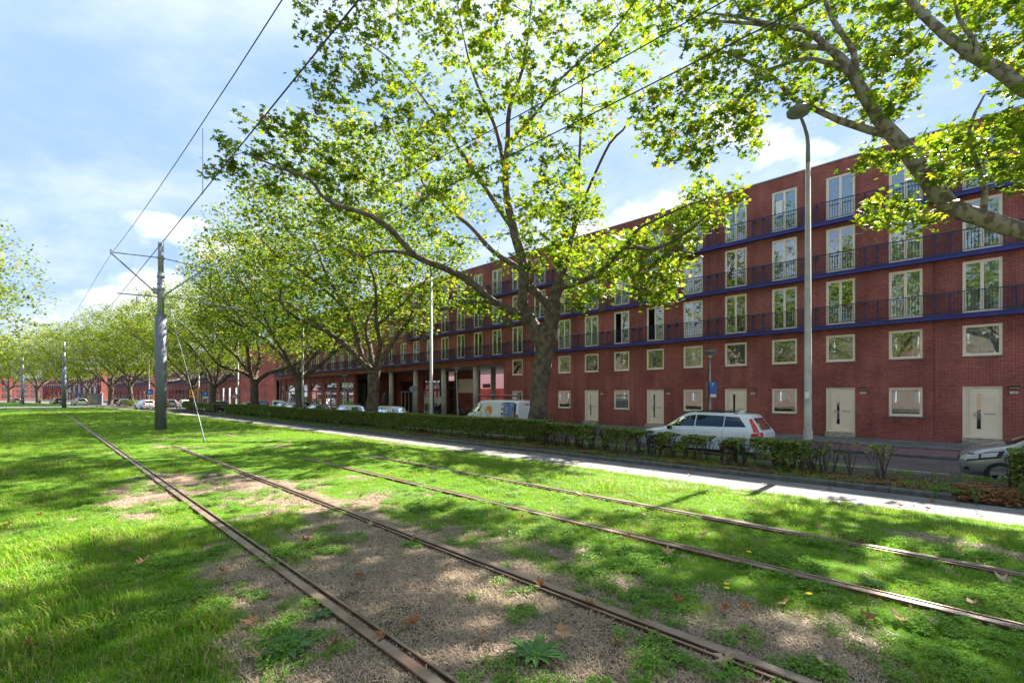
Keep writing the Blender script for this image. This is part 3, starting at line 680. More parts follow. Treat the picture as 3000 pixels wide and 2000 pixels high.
for i, (a, c) in enumerate(edges):
    xs_ = XS if a < 55 else XF+.75
    for q in ((xs_-.12, xs_+.3, a, a+.55, GR, 4.55), (xs_-.12, xs_+.3, c-.55, c, GR, 4.55)):
        piers = MB(); piers.box(*q); piers.build('shop_pier', MT['brick'], B1)
    piers = MB(); piers.box(xs_-.06, xs_+.3, a+.55, c-.55, 3.5, 4.55); piers.build('shop_lintel', MT['brick'], B1)
    shopfront(B1, xs_+.02, a+.56, c-.56, 3.49, sign=[('METRICK.B', .55, 3.12), ('optiek  contactlenzen', .2, 2.72)] if i == len(edges)-1 else None, poster=(i == 0 or i == 1 and False))
piers = MB(); piers.box(XF+.64, XS-.2, 54.0, 54.4, GR, 4.55); piers.build('side_wall', MT['brick'], B1)
b = MB(); b.box(XF-.1, XF-.004, 49.5, S_LEFT, 4.56, 5.15); b.build('canopy_band', MT['brick'], B1)
# white block seen through the passage
W3 = empty('building_beyond_passage', (0, 0, 0)); tag(W3, 'pale rendered building seen through the brick passage', 'building')
b = MB(); b.box(56, 66, 26, 90, 2.9, 8.5); b.build('wall', pmat('white_render', (.6, .6, .62), .8), W3)
b = MB(); b.box(55.97, 56.0, 59.5, 61.5, 3.1, 3.8); b.build('window', MT['dark'], W3)
b = MB(); b.box(55.7, 66.5, 25, 91, -.7, 2.9); b.build('plinth', MT['brick'], W3)

# ---- blocks further down the street ---------------------------------
def far_block(name, label, x, s0, s1, rot=0, nwin_step=2.6, cols=False, parent_s=None):
    B = empty(name, (x, s0, 0), rot); tag(B, label, 'building'); Lg = s1-s0
    Wl = Wall(0, 0, Lg, GR, 13.0 if not cols else 13.4)
    ks = [1.5+nwin_step*i for i in range(int((Lg-2.5)/nwin_step)+1)]
    lv = [5.4, 8.17, 10.94]
    for y in ks:
        for z in lv: Wl.cut(y-.6, y+.6, z, z+2.0)
    for i in range(int(Lg/5.2)): Wl.cut(i*5.2+.9, i*5.2+4.6, GR, 3.4)
    Wl.build('wall', MT['brick'], B, depth=.15)
    cv = ['none', 'drape']
    fm = cached('farwin', lambda: frame_mesh(1.2, 2.0, True, fw=.09))
    pm = cached('farpane', lambda: pane_mesh(1.05, 1.85)); vd = cached('farvoid', lambda: void_mesh(1.15, 1.95)); dm = cached('fardrape', lambda: drape_mesh(1.1, 1.9, MT['drape']))
    for y in ks:
        for z in lv:
            f = inst('window', fm, B, (.03, y, z)); inst('pane', pm, f, (.02, 0, .08)); inst('room_recess', vd, f, (0, 0, .02))
            if rw.random() < .45: inst('curtain', dm, f, (0, 0, .05))
    for z0, z1 in BAL:
        b = MB(); b.box(-.26, -.003, .3, Lg-.3, z0, z1); fa = b.build('balcony', MT['blue'], B)
        b = MB(); b.box(-.26, -.22, .3, Lg-.3, z1+.95, z1+.99)
        n = int(Lg/.13)
        for i in range(n): yy = .35+(Lg-.7)*i/n; b.box(-.25, -.235, yy, yy+.022, z1, z1+.95)
        b.build('railing', MT['bluedark'], fa)['kind'] = 'stuff'
    for i in range(int(Lg/5.2)): 
        sf = cached('fshop', lambda: None)
        r = empty('shop_front', (.6, i*5.2+.9, 0)); r.parent = B
        def mk():
            b = MB(); b.box(-.02, .05, 0, 3.7, 2.2, 2.4); b.box(-.02, .05, 1.7, 1.9, GR, 2.2); return b.mesh('shop_frame', MT['blue'])
        def mk2():
            b = MB(); b.box(-.02, .05, 2.0, 2.12, GR, 2.2); b.box(-.02, .05, 3.5, 3.7, GR, 2.2); b.box(-.02, .05, 0, .12, GR, 2.2); b.box(-.02, .05, 2.75, 2.85, GR, 2.2); return b.mesh('door_frame', MT['cream'])
        def mk3(): b = MB(); b.box(.03, .04, 0, 3.7, GR, 3.4); return b.mesh('pane', MT['shopglass'])
        def mk4():
            b = MB(); b.quad((1.4, 0, GR), (1.4, 0, 3.4), (1.4, 3.7, 3.4), (1.4, 3.7, GR)); b.box(-.6, 1.4, -.9, -.02, 3.4, 3.42); return b.mesh('interior', MT['shoplight'])
        for nm, fn in (('shop_frame', mk), ('door_frame', mk2), ('pane', mk3), ('interior', mk4)): inst(nm, cached('f'+nm, fn), r)
    b = MB(); top = 13.0 if not cols else 13.4
    b.box(-.03, .3, 0, Lg, top, top+.06); b.build('coping', MT['coping'], B)
    b = MB(); b.quad((0, 0, GR), (16, 0, GR), (16, 0, top), (0, 0, top)); b.quad((0, Lg, GR), (0, Lg, top), (16, Lg, top), (16, Lg, GR)); b.quad((.3, 0, top), (16, 0, top), (16, Lg, top), (.3, Lg, top)); b.build('gable_wall', MT['brick'], B)
    if cols:
        for i in range(6):
            b = MB(); b.tube([(-1.6, 1.5+i*5.2, GR), (-1.6, 1.5+i*5.2, 6.0)], .45, 14); b.build('column', MT['concrete'], B, smooth=True)
    return B
far_block('apartment_building', 'second brick block, beyond the side street, with a blank pink gable wall', XF, 107.5, 188)
far_block('apartment_building', 'distant brick block with blue balconies, left of the big tram pole', 26.5, 200, 262, rot=R(6), cols=False)
far_block('apartment_building', 'farthest brick block with pale columns behind the kiosk', 18.5, 270, 335, rot=R(16), cols=True)

# unseen block added across the tracks for the windows to mirror, lit by the sun
OB = empty('apartment_building', (-36, 100, 0), math.pi); tag(OB, 'unseen brick block added across the tracks, behind the camera, for window reflections', 'building')
Wl = Wall(0, 0, 135, GR, 13.5)
ob = MB(); of_ = MB()
for i in range(50):
    for z in (.6, 3.4, 6.2, 9.0):
        Wl.cut(1.2+i*2.7, 2.5+i*2.7, z, z+1.8); ob.box(.1, .13, 1.2+i*2.7, 2.5+i*2.7, z, z+1.8); of_.box(.02, .1, 1.81+i*2.7, 1.89+i*2.7, z, z+1.8)
Wl.build('wall', pmat('dull_brick', (.11, .08, .065), .9, var=.3), OB); o = ob.build('window_panes', MT['greyblind'], OB); o['kind'] = 'stuff'; o = of_.build('window_frames', MT['cream'], OB); o['kind'] = 'stuff'
b = MB(); b.quad((0, 0, 13.5), (12, 0, 13.5), (12, 135, 13.5), (0, 135, 13.5)); b.build('roof', MT['coping'], OB)

# low buildings that close the street at the far left
for (x, s, w, h, lab, mt) in ((-95, 262, 42, 6.5, 'low brick shop building with a pale band closing the view at the far left', 'white_w'), (-48, 300, 40, 11, 'distant brick building behind the farthest trees', 'brick'), (-40, 400, 75, 12, 'most distant brick building at the very end of the avenue', 'brick'), (-150, 230, 50, 10, 'distant brick houses at the left edge', 'brick')):
    if mt == 'white_w': mt_ = MT['brick']
    else: mt_ = MT['brick']
    q = empty('distant_building', (x, s, 0), R(12)); tag(q, lab, 'building'); b = MB(); b.box(0, w, 0, 12, -.6, h); b.build('wall', mt_, q); b = MB(); b.box(-.3, w+.3, -.3, 12.3, h, h+.3); b.build('roof', MT['coping'], q)
    if mt == 'white_w': b = MB(); b.box(0, w, -.15, -.01, 2.2, 3.2); b.build('pale_band', MT['signwhite'], q)
    for fl in range(int(h/3)):
        for i in range(int(w/3)):
            wb = cached('dwin', lambda: (lambda b: (b.box(0, 1.7, -.05, .05, 0, 1.7), b.mesh('window', MT['greyblind']))[1])(MB())); inst('window', wb, q, (.8+i*3, 0, .6+fl*3))
# ================================================================== TREES
LEAFCOLS = [(.055, .10, .012), (.085, .15, .014), (.14, .21, .018), (.23, .285, .024), (.36, .34, .03), (.33, .15, .03)]
MT['leaf'] = leaf_mat('plane_leaf', LEAFCOLS, .5, (1.45, 1.5, .6), pos=[0, .25, .55, .84, .98, 1])
MT['leaf_b'] = leaf_mat('plane_leaf_row', LEAFCOLS, .48, (1.4, 1.45, .6), pos=[0, .36, .62, .82, .965, 1])
# a plane leaf: pointed lobes round a stem, 10 rim points + centre, slightly folded
_rim = np.array([(-.10,-.42), (-.50,-.30), (-.26,-.06), (-.56,.20), (-.20,.18), (0,.62), (.20,.18), (.56,.20), (.26,-.06), (.50,-.30), (.10,-.42)])
LEAF5 = np.concatenate([[(0, -.12, 0)], np.c_[_rim, -.10*np.abs(_rim[:, 0])-.05*np.abs(_rim[:, 1])]])
LEAF5_F = np.array([(0, i, i % 11+1) for i in range(1, 12) if i != 11])
LEAF3 = np.array([(0,-.45,0), (-.52,-.05,-.06), (-.2,.12,0), (0,.58,-.06), (.2,.12,0), (.52,-.05,-.06)])
LEAF3_F = np.array([(0,2,1), (0,3,2), (0,4,3), (0,5,4)])
LEAF2 = np.array([(0,-.5,0), (-.5,.05,-.08), (0,.55,0), (.5,.05,-.08)]); LEAF2_F = np.array([(0,2,1), (0,3,2)])
def leaves_mesh(name, P, size, mt, rng, kind=5, droop=.6, outward=None):
    """P (n,3) leaf positions"""
    n = len(P); LV, LF = {5: (LEAF5, LEAF5_F), 3: (LEAF3, LEAF3_F), 2: (LEAF2, LEAF2_F)}[kind]
    sz = size*(.55+.75*rng.random(n)); az = rng.random(n)*2*np.pi; tilt = np.abs(rng.normal(0, .55, n))+.12; roll = rng.random(n)*2*np.pi
    nz = np.stack([np.sin(tilt)*np.cos(az), np.sin(tilt)*np.sin(az), np.cos(tilt)], -1)
    ref = np.stack([np.cos(roll), np.sin(roll), -droop*rng.random(n)], -1)
    ty = ref-nz*(ref*nz).sum(-1, keepdims=True); ty /= np.linalg.norm(ty, axis=-1, keepdims=True); tx = np.cross(ty, nz)
    V = P[:, None]+sz[:, None, None]*(LV[None, :, 0:1]*tx[:, None]+LV[None, :, 1:2]*ty[:, None]+LV[None, :, 2:3]*nz[:, None])
    F = LF[None]+(np.arange(n)*len(LV))[:, None, None]
    return np_mesh(name, V.reshape(-1, 3), F.reshape(-1), 3, mt)
def spline(pts, step=.45):
    """Catmull-Rom through (x,y,z,r)"""
    P = [np.array(p, float) for p in pts]; P = [2*P[0]-P[1]]+P+[2*P[-1]-P[-2]]; out = []
    for i in range(1, len(P)-2):
        a, b, c, d = P[i-1:i+3]; n = max(2, int(np.linalg.norm((c-b)[:3])/step))
        for k in range(n):
            t = k/n; out.append(.5*((2*b)+(c-a)*t+(2*a-5*b+4*c-d)*t*t+(3*b-a-3*c+d)*t**3))
    out.append(P[-2]); return np.array(out)
def grow(limbs, targets, rng, rtwig=.006, wob=.22, seg=.55):
    """limbs: list of node arrays (n,4). targets: cluster centres. Every cluster gets a branch from the nearest wood."""
    nodes = np.concatenate([l[:, :4] for l in limbs]); pos = [n for n in nodes]
    A = np.zeros((len(nodes)+len(targets)*14, 4)); A[:len(nodes)] = nodes; cnt = len(nodes)
    d0 = np.min(np.linalg.norm(targets[:, None]-nodes[None, :, :3], axis=-1), axis=1); paths = []
    for ti in np.argsort(d0):
        T = targets[ti]; D = A[:cnt, :3]-T; dist = np.linalg.norm(D, axis=1)
        cost = dist+.9*np.maximum(0, A[:cnt, 2]-T[2]-.2)+(A[:cnt, 3] > .2)*.5
        j = int(np.argmin(cost)); S = A[j, :3]; d = dist[j]
        if d < .05: continue
        r0 = min(A[j, 3]*.62, .010+.0105*d**1.15); n = max(2, min(12, int(d/seg)+1)); lat = rng.normal(0, 1, 3)*wob*d*.5; lat2 = rng.normal(0, 1, 3)*wob*.28*d
        lat[2] = abs(lat[2])*.5-.12*d
        pts = [(*S, r0)]
        for k in range(1, n+1):
            t = k/n; p = S+(T-S)*t+lat*math.sin(math.pi*t)+lat2*math.sin(2*math.pi*t)+rng.normal(0, .03*min(d, 1.5), 3)*(k < n); r = r0*(1-t)+rtwig*t
            pts.append((*p, r)); 
            if cnt < len(A): A[cnt] = (*p, r); cnt += 1
        paths.append(np.array(pts))
    return paths
def wood(name, limbs, paths, mt, parent, rng, nside=10, loc=(0, 0, 0)):
    b = MB(); pr = random.Random(int(rng.integers(1e6)))
    for l in limbs: b.tube([p[:3] for p in l], [p[3] for p in l], nside, 0, False, .09, pr)
    for l in paths:
        b.tube([p[:3] for p in l], [p[3] for p in l], 6 if l[0][3] > .035 else (4 if l[0][3] > .015 else 3), 0 if l[0][3] > .03 else 1, False)
    return b.mesh(name, [mt, MT['twig']], smooth=True)
def leaf_points(paths, targets, rng, per, sig, tdens=5):
    P = [targets[:, None]+rng.normal(0, 1, (len(targets), per, 3))*np.array([sig, sig, sig*.62])*rng.uniform(.7, 1.5, (len(targets), 1, 1))]
    for l in paths:
        a = l[max(1, len(l)//3):, :3]; m = len(a)*tdens
        k = rng.integers(0, len(a), m); P.append((a[k]+rng.normal(0, sig*.55, (m, 3)))[None])
    return np.concatenate([p.reshape(-1, 3) for p in P])
def flare(x, y, r, z0, zt, lean=(0, 0), rtop=None):
    """trunk nodes with a root flare"""
    out = []; n = 14
    for i in range(n+1):
        t = i/n; z = z0+(zt-z0)*t; rr = r*(1+.38*math.exp(-t*9))*(1-.12*t)*(1+.03*math.sin(i*2.1))
        if t > .85: rr *= 1+.12*(t-.85)/.15
        out.append((x+lean[0]*t, y+lean[1]*t, z, rr))
    return np.array(out)

# ---- polygon sampling: crown outline as seen, put at the depth where the ray passes the trunk axis
def in_poly(u, v, poly):
    c = np.zeros(len(u), bool); n = len(poly)
    for i in range(n):
        (x1, y1), (x2, y2) = poly[i], poly[(i+1) % n]
        hit = ((y1 > v) != (y2 > v)) & (u < (x2-x1)*(v-y1)/(y2-y1+1e-9)+x1); c ^= hit
    return c
def crown_targets(polys, holes, Xt, st, Rr, n, rng, mind=.55, spread=.75, bias=0.0):
    out = []; tries = 0; tot = sum(w for _, w in polys); 
    for poly, w in polys:
        P = np.array(poly, float); u0, v0 = P.min(0); u1, v1 = P.max(0); need = int(n*w/tot); got = 0; it = 0
        while got < need and it < 60:
            it += 1; m = need*3; u = rng.uniform(u0, u1, m); v = rng.uniform(v0, v1, m); ok = in_poly(u, v, poly)
            for (hu, hv, hr) in holes: ok &= ((u-hu)**2+(v-hv)**2) > hr*hr*rng.uniform(.75, 1.15, m)**2
            u, v = u[ok], v[ok]; q = SX(u); t = (Xt+q*st)/(1+q*q); d = np.hypot(t-Xt, q*t-st)
            hw = np.sqrt(np.maximum(0, Rr**2-d**2))*spread+.5; L_ = np.sqrt(1+q*q)
            t = t+(rng.uniform(-1, 1, len(t))*hw+bias*hw)/L_
            for i in range(len(u)):
                if t[i] < 2: continue
                p = np.array(W(u[i], v[i], t[i]))
                if p[2] < 2.6: continue
                if out and mind > 0 and np.min(np.sum((np.array(out[-400:])-p)**2, 1)) < mind**2: continue
                out.append(p); got += 1
                if got >= need: break
    return np.array(out)
def P4(u, v, X, r): w = W(u, v, X); return (w.x, w.y, w.z, r)

# ---- the big tree in the middle --------------------------------------
rng = np.random.default_rng(21)
TX, TS = 16.2, 13.9
T1 = empty('plane_tree', (TX, TS, -.4)); tag(T1, 'biggest plane tree with a knobbly forked trunk, standing beside the logo van', 'tree', 'plane trees along the hedge')
trunk = [(*[TX, TS+.15], -.45, .58), (TX, TS+.12, .0, .48), (TX, TS+.05, .8, .43), (TX, TS, 1.8, .41), P4(1250, 815, TX, .41), P4(1257, 775, TX, .46), P4(1254, 745, TX, .41)]
trunk = spline(trunk, .3)
limbs = [trunk]
def limb(*p, step=.4): limbs.append(spline([P4(*q) for q in p], step))
limb((1256, 790, TX, .42), (1267, 740, TX, .36), (1272, 690, TX+.1, .33), (1283, 655, TX+.3, .27), (1300, 610, TX+.8, .16), (1310, 560, TX+1.0, .12), (1325, 470, TX+1.2, .09), (1330, 380, TX+1.3, .07), (1335, 260, TX+1.3, .045), (1340, 150, TX+1.2, .03))
limb((1246, 790, TX-.1, .36), (1222, 745, TX-.4, .30), (1200, 700, TX-.7, .27), (1205, 650, TX-.9, .24), (1200, 600, TX-1.0, .22), (1180, 530, TX-1.2, .2), (1165, 460, TX-1.3, .17), (1160, 400, TX-1.4, .15), (1166, 330, TX-1.5, .12), (1170, 250, TX-1.6, .09), (1200, 160, TX-1.7, .06), (1215, 60, TX-1.8, .04), (1225, -60, TX-1.9, .02))
limb((1226, 752, TX-.3, .22), (1190, 722, TX-1.2, .17), (1130, 690, TX-2.6, .155), (1070, 640, TX-4.0, .14), (1010, 612, TX-5.4, .125), (950, 585, TX-6.6, .11), (905, 535, TX-7.4, .1), (850, 495, TX-8.3, .085), (770, 470, TX-9.2, .07), (735, 445, TX-9.7, .06), (712, 412, TX-10.1, .05), (640, 385, TX-10.8, .035), (560, 350, TX-11.6, .02))
limb((950, 585, TX-6.6, .07), (905, 577, TX-6.9, .06), (860, 580, TX-7.3, .05), (835, 590, TX-7.6, .035), (770, 560, TX-8.2, .02))
limb((1283, 660, TX+.3, .15), (1330, 648, TX+.1, .12), (1380, 625, TX-.2, .11), (1410, 590, TX-.4, .1), (1440, 567, TX-.6, .09), (1500, 572, TX-.9, .07), (1560, 545, TX-1.0, .05), (1630, 490, TX-1.2, .03))
limb((1440, 567, TX-.6, .055), (1460, 530, TX-.5, .05), (1500, 508, TX-.6, .045), (1560, 480, TX-.8, .03), (1640, 450, TX-1, .02))
limb((1260, 700, TX+.1, .22), (1225, 665, TX+.2, .17), (1195, 620, TX+.3, .15), (1130, 575, TX+.5, .13), (1080, 520, TX+.8, .11), (1030, 480, TX+1, .1), (985, 440, TX+1.1, .085), (955, 390, TX+1.2, .07), (920, 340, TX+1.2, .06), (880, 250, TX+1.3, .04), (800, 120, TX+1.3, .02))
limb((1180, 530, TX-1.2, .12), (1120, 440, TX-1.6, .1), (1060, 350, TX-2, .085), (1010, 280, TX-2.4, .07), (960, 210, TX-2.8, .055), (900, 140, TX-3, .04), (820, 90, TX-3.2, .025), (740, 70, TX-3.3, .015))
limb((1160, 400, TX-1.4, .1), (1140, 300, TX-1.6, .085), (1110, 230, TX-1.8, .07), (1080, 150, TX-2, .05), (1060, 60, TX-2.2, .03), (1040, -60, TX-2.3, .02))
limb((1166, 330, TX-1.5, .08), (1240, 250, TX-1.3, .06), (1290, 180, TX-1.2, .045), (1400, 80, TX-1.2, .03), (1460, 0, TX-1.2, .02))
limb((1310, 560, TX+1, .08), (1345, 450, TX+1, .065), (1400, 330, TX+.8, .05), (1430, 300, TX+.7, .04), (1480, 220, TX+.5, .02))
poly = [(700, -110), (690, -60), (690, 80), (735, 130), (690, 175), (700, 215), (640, 265), (505, 290), (490, 330), (490, 400), (560, 445), (700, 470), (800, 520), (880, 560), (985, 540), (1100, 600), (1170, 640), (1230, 610), (1330, 590), (1390, 560), (1400, 500), (1372, 440), (1392, 330), (1430, 240), (1500, 150), (1520, -60), (1500, -110)]  # unseen top of the crown kept low so sun reaches the lawn
polyR = [(1290, 600), (1400, 560), (1480, 520), (1560, 470), (1610, 408), (1700, 410), (1715, 470), (1650, 520), (1590, 570), (1550, 690), (1490, 700), (1430, 660), (1370, 690), (1300, 640)]
extra = [[(1045, 670), (1110, 660), (1190, 735), (1150, 748), (1070, 720)], [(1295, 640), (1370, 680), (1340, 720), (1300, 690)]]
holes = [(800, 250, 26), (740, 300, 20), (985, 490, 22), (1105, 500, 60), (1165, 560, 25), (1380, 380, 30), (1090, 590, 40), (860, 210, 14), (930, 90, 18), (1330, 190, 14), (900, 350, 22), (1010, 330, 16), (700, 240, 16), (1230, 350, 14), (1300, 100, 14), (780, 20, 16), (1450, 130, 30), (1040, 180, 12), (660, 360, 8)]
tg = crown_targets([(poly, .74), (polyR, .21)], holes, TX, TS, 7.0, 940, rng, .40, .75)
tg2 = crown_targets([(e, 1) for e in extra]+[([(1190, 470), (1390, 440), (1400, 630), (1300, 620), (1210, 640)], 4.5)], [], TX, TS, 5, 120, rng, .2, .5)
tg = np.concatenate([tg, tg2])
paths = grow(limbs[1:]+[trunk[-3:]], tg, rng)
wm = wood('trunk', limbs, paths, MT['bark'], T1, rng, 14)
org = Vector((TX, TS, -.4))
def local(me, org):
    me.transform(Matrix.Translation(-org)); return me
inst('trunk', local(wm, org), T1)
LP = leaf_points(paths, tg, rng, 21, .19, 1)
cr_ = inst('crown', local(leaves_mesh('crown', LP, .20, MT['leaf'], rng, 5), org), T1); cr_['kind'] = 'stuff'

# ---- the tree whose limbs reach in from the right ---------------------
rng = np.random.default_rng(5); limbs = []
UX, US = 16.2, -3.0
XM = lambda X: X*.5+9.4
def P4(u, v, X, r): w = W(u, v, XM(X)); return (w.x, w.y, w.z, r*XM(X)/X*.86)
T0 = empty('plane_tree', (UX, US, -.4)); tag(T0, 'plane tree just outside the frame whose mottled limbs reach in from the right edge', 'tree', 'plane trees along the hedge')
trunk = flare(UX, US, .5, -.45, 3.6); limbs.append(trunk)
limbs.append(spline([(UX, US, 3.3, .34), (UX-.5, US+.6, 4.3, .27), P4(2440, 560, 15.1, .22), P4(2352, 532, 14.6, .205), P4(2250, 500, 14.0, .195), P4(2180, 470, 13.5, .19), P4(2120, 395, 13.0, .185), P4(2070, 330, 12.5, .165), P4(2040, 300, 12.2, .15), P4(2000, 245, 11.8, .13), P4(1960, 175, 11.4, .115), P4(1935, 140, 11.2, .10), P4(1905, 112, 11.0, .08), P4(1850, 70, 10.7, .06), P4(1790, 60, 10.3, .045), P4(1700, 40, 9.9, .03), P4(1620, 30, 9.5, .018)], .35))
limb((2050, 312, 12.3, .095), (2000, 300, 12.1, .085), (1930, 278, 11.9, .075), (1870, 250, 11.7, .065), (1815, 222, 11.5, .058), (1790, 190, 11.4, .05), (1750, 160, 11.2, .045), (1690, 130, 11, .035), (1610, 100, 10.7, .02))
limb((1950, 155, 11.3, .07), (1900, 145, 11.1, .055), (1850, 135, 10.9, .045), (1790, 152, 10.7, .035), (1720, 175, 10.4, .02))
limb((1965, 185, 11.4, .07), (1960, 120, 11.2, .06), (1910, 40, 11, .05), (1880, -60, 10.8, .03))
limb((2255, 500, 14, .075), (2262, 440, 13.9, .06), (2245, 380, 13.8, .05), (2225, 300, 13.7, .04), (2260, 220, 13.6, .02))
limbs.append(spline([(UX, US, 3.4, .25), (UX-1.6, US+.8, 5.5, .2), P4(2420, 250, 12.3, .16), P4(2352, 205, 11.9, .13), P4(2290, 160, 11.5, .115), P4(2230, 125, 11.1, .1), P4(2170, 80, 10.7, .085), P4(2115, 30, 10.3, .07), P4(2060, -40, 10, .05), P4(2000, -140, 9.6, .03)], .35))
limb((2250, 140, 11.2, .05), (2235, 90, 11.1, .045), (2200, 40, 11, .03), (2190, -40, 10.9, .02))
limb((1905, 112, 11, .06), (1820, 100, 10.8, .05), (1760, 60, 10.3, .04), (1650, 50, 9.8, .03), (1560, 40, 9.4, .015))
polys = [([(1500, -50), (1480, 20), (1510, 90), (1560, 120), (1600, 190), (1660, 250), (1760, 220), (1840, 230), (1900, 250), (2010, 290), (2080, 260), (2130, 200), (2130, 100), (2080, -50)], .42),
         ([(1440, 250), (1500, 200), (1580, 160), (1660, 180), (1740, 280), (1735, 350), (1700, 300), (1650, 330), (1610, 400), (1580, 360), (1540, 385), (1500, 350), (1450, 300)], .13),
         ([(1960, 340), (2060, 320), (2160, 300), (2300, 260), (2420, 200), (2440, 420), (2340, 440), (2260, 400), (2150, 440), (2060, 400), (1980, 400)], .20),
         ([(1965, 460), (2060, 455), (2150, 470), (2160, 505), (2080, 520), (2000, 515), (1972, 500)], .05),
         ([(2120, -50), (2140, 40), (2240, 190), (2330, 220), (2440, 200), (2440, -50)], .17)]  # foliage stops just above the frame, shaped to let sun through
holes = [(2180, 230, 55), (2160, 60, 40), (2300, 60, 40), (1920, 210, 22), (1980, 60, 16), (2260, 140, 22), (1850, 180, 16), (2350, 130, 20), (1700, 150, 12), (1620, 60, 10), (1560, 230, 14), (1800, 300, 30), (2030, 200, 24), (2100, 420, 16)]
tg = crown_targets(polys, holes, 15.6, .2, 4.6, 620, rng, .36, .8, .55)
paths = grow(limbs[1:], tg, rng, wob=.25)
org = Vector((UX, US, -.4)); inst('trunk', local(wood('trunk', limbs, paths, MT['barklight'], T0, rng, 14), org), T0)
LP = leaf_points(paths, tg, rng, 17, .175, 1)
cr_ = inst('crown', local(leaves_mesh('crown', LP, .18, MT['leaf'], rng, 5), org), T0); cr_['kind'] = 'stuff'

# ---- the rest of the row: three individuals grown, then copied -------
def row_tree(seed, Hc=20.8, Rr=8.6, leaf=.235, ncl=1050, per=23, kind=3):
    rng = np.random.default_rng(seed); limbs = [flare(0, 0, .43, -.05, 3.9, (rng.normal(0, .15), rng.normal(0, .2)))]
    tx, ty = limbs[0][-1][:2]; nl = 5
    for i in range(nl):
        a = 2*math.pi*(i+rng.random()*.6)/nl; e = rng.uniform(.75, 1.1) if i else 1.35; L_ = (Rr*rng.uniform(.8, 1.0))/max(math.cos(e), .45); p = np.array([tx, ty, 3.3+.25*i*.5]); pts = [(*p, .24)]; d = np.array([math.cos(a)*math.cos(e), math.sin(a)*math.cos(e), math.sin(e)]); nseg = 7; r = rng.uniform(.19, .25)
        for k in range(nseg):
            d = d+rng.normal(0, .16, 3)+np.array([math.cos(a)*.05, math.sin(a)*.05, .02]); d /= np.linalg.norm(d); p = p+d*L_/nseg*(.85); 
            h = np.hypot(p[0], p[1]); lim = Rr*.86*math.sqrt(max(.05, 1-((p[2]-(Hc+4.2)/2)/((Hc-3.2)/2))**2))
            if p[2] > Hc-2.5: break
            if h > lim: p[:2] *= lim/h
            pts.append((*p, r*(1-(k+1)/nseg*.85)))
        limbs.append(spline(pts, .5))
        q = pts[3]; a2 = a+rng.choice([-1, 1])*rng.uniform(.5, .9); pp = np.array(q[:3]); pts2 = [(*pp, q[3]*.8)]
        for k in range(4): pp = pp+np.array([math.cos(a2)*.9, math.sin(a2)*.9, .75+rng.normal(0, .3)])*L_/9; pts2.append((*pp, q[3]*.75*(1-(k+1)/5.5)))
        limbs.append(spline(pts2, .5))
    tg = []; lump = rng.normal(0, 1, (9, 3)); lump /= np.linalg.norm(lump, axis=1, keepdims=True); la = rng.uniform(-.16, .2, 9)
    while len(tg) < ncl:
        d = rng.normal(0, 1, 3); d /= np.linalg.norm(d); rr = rng.random()**.42
        k = 1+(la*np.maximum(0, (lump@d))**3).sum(); p = d*rr*k*np.array([Rr, Rr, (Hc-4.2)/2]); p[2] += (Hc+4.2)/2
        if p[2] < 8.0-np.hypot(p[0], p[1])*.42 or p[2] < 4.2: continue
        tg.append(p)
    tg = np.array(tg); paths = grow(limbs[1:], tg, rng, .008, .2, .8)
    wm = wood('trunk', limbs, paths, MT['bark'], None, rng, 10); LP = leaf_points(paths, tg, rng, per, .42, 1)
    lm = leaves_mesh('crown', LP, leaf, MT['leaf_b'], rng, kind)
    return wm, lm
VAR = [row_tree(101), row_tree(202, 21.5, 8.8), row_tree(303, 20.0, 8.4, ncl=1000)]
ROWT = [  # X, s, variant, turn, scale, label
    (16.2, 29.5, 0, .4, 1.0, 'plane tree with a thick trunk in front of the colonnade, second from the van'),
    (16.2, 42.0, 1, 2.1, .96, 'plane tree with a stout peeling trunk in front of the shop fronts'),
    (16.2, 54.7, 2, 4.0, 1.0, 'plane tree leaning beside the red warning triangle'),
    (16.2, 72.0, 0, 3.1, .85, 'plane tree behind the orange detour sign, where the hedge ends'),
    (16.2, 84.6, 1, 5.2, .95, 'plane tree at the near corner of the side street'),
    (14.8, 104.0, 2, 1.0, 1.0, 'plane tree with a pale trunk past the side street, left of the big tram pole'),
    (12.6, 117.0, 0, 5.0, 1.0, 'plane tree beside the kiosk, with a dark trunk'),
    (10.4, 131.0, 1, .9, 1.0, 'plane tree behind the small pale estate car'),
    (7.6, 146.0, 2, 2.6, 1.0, 'plane tree in the far row behind the second tram pole'),
    (4.0, 163.0, 0, 2.2, 1.0, 'plane tree far down the row, above the dark parked cars'),
    (-.5, 182.0, 1, 4.1, 1.05, 'plane tree far down the row near the left edge'),
    (-6.5, 203.0, 2, .3, 1.05, 'plane tree at the far end of the row, between the far poles'),
    (-14, 226.0, 0, 1.4, 1.1, 'distant plane tree near the left edge of the picture'),
    (-26, 246.0, 2, 3.4, 1.1, 'plane tree at the far bend, beyond the distant shop'),
    (-42, 262.0, 1, 2.0, 1.1, 'most distant plane tree in front of the pale shop building'),
    (-62, 250.0, 0, 1.1, 1.1, 'plane tree in front of the pale-banded shop at the far left'),
    (-80, 236.0, 2, 2.8, 1.0, 'plane tree at the extreme left of the far tree line'),
    (-52, 215.0, 1, 5.0, .9, 'lower plane tree on the left side of the far avenue'),
    (-12, 330.0, 1, 1.1, 1.25, 'large plane tree closing the far end of the avenue'),
    (6, 352.0, 2, 2.8, 1.25, 'plane tree at the very end of the avenue, beside the large one'),
    (-26, 300.0, 2, .6, 1.2, 'plane tree in front of the distant brick building'),
    (-30, 205.0, 0, .7, 1.0, 'plane tree across the tracks at the extreme left edge')]
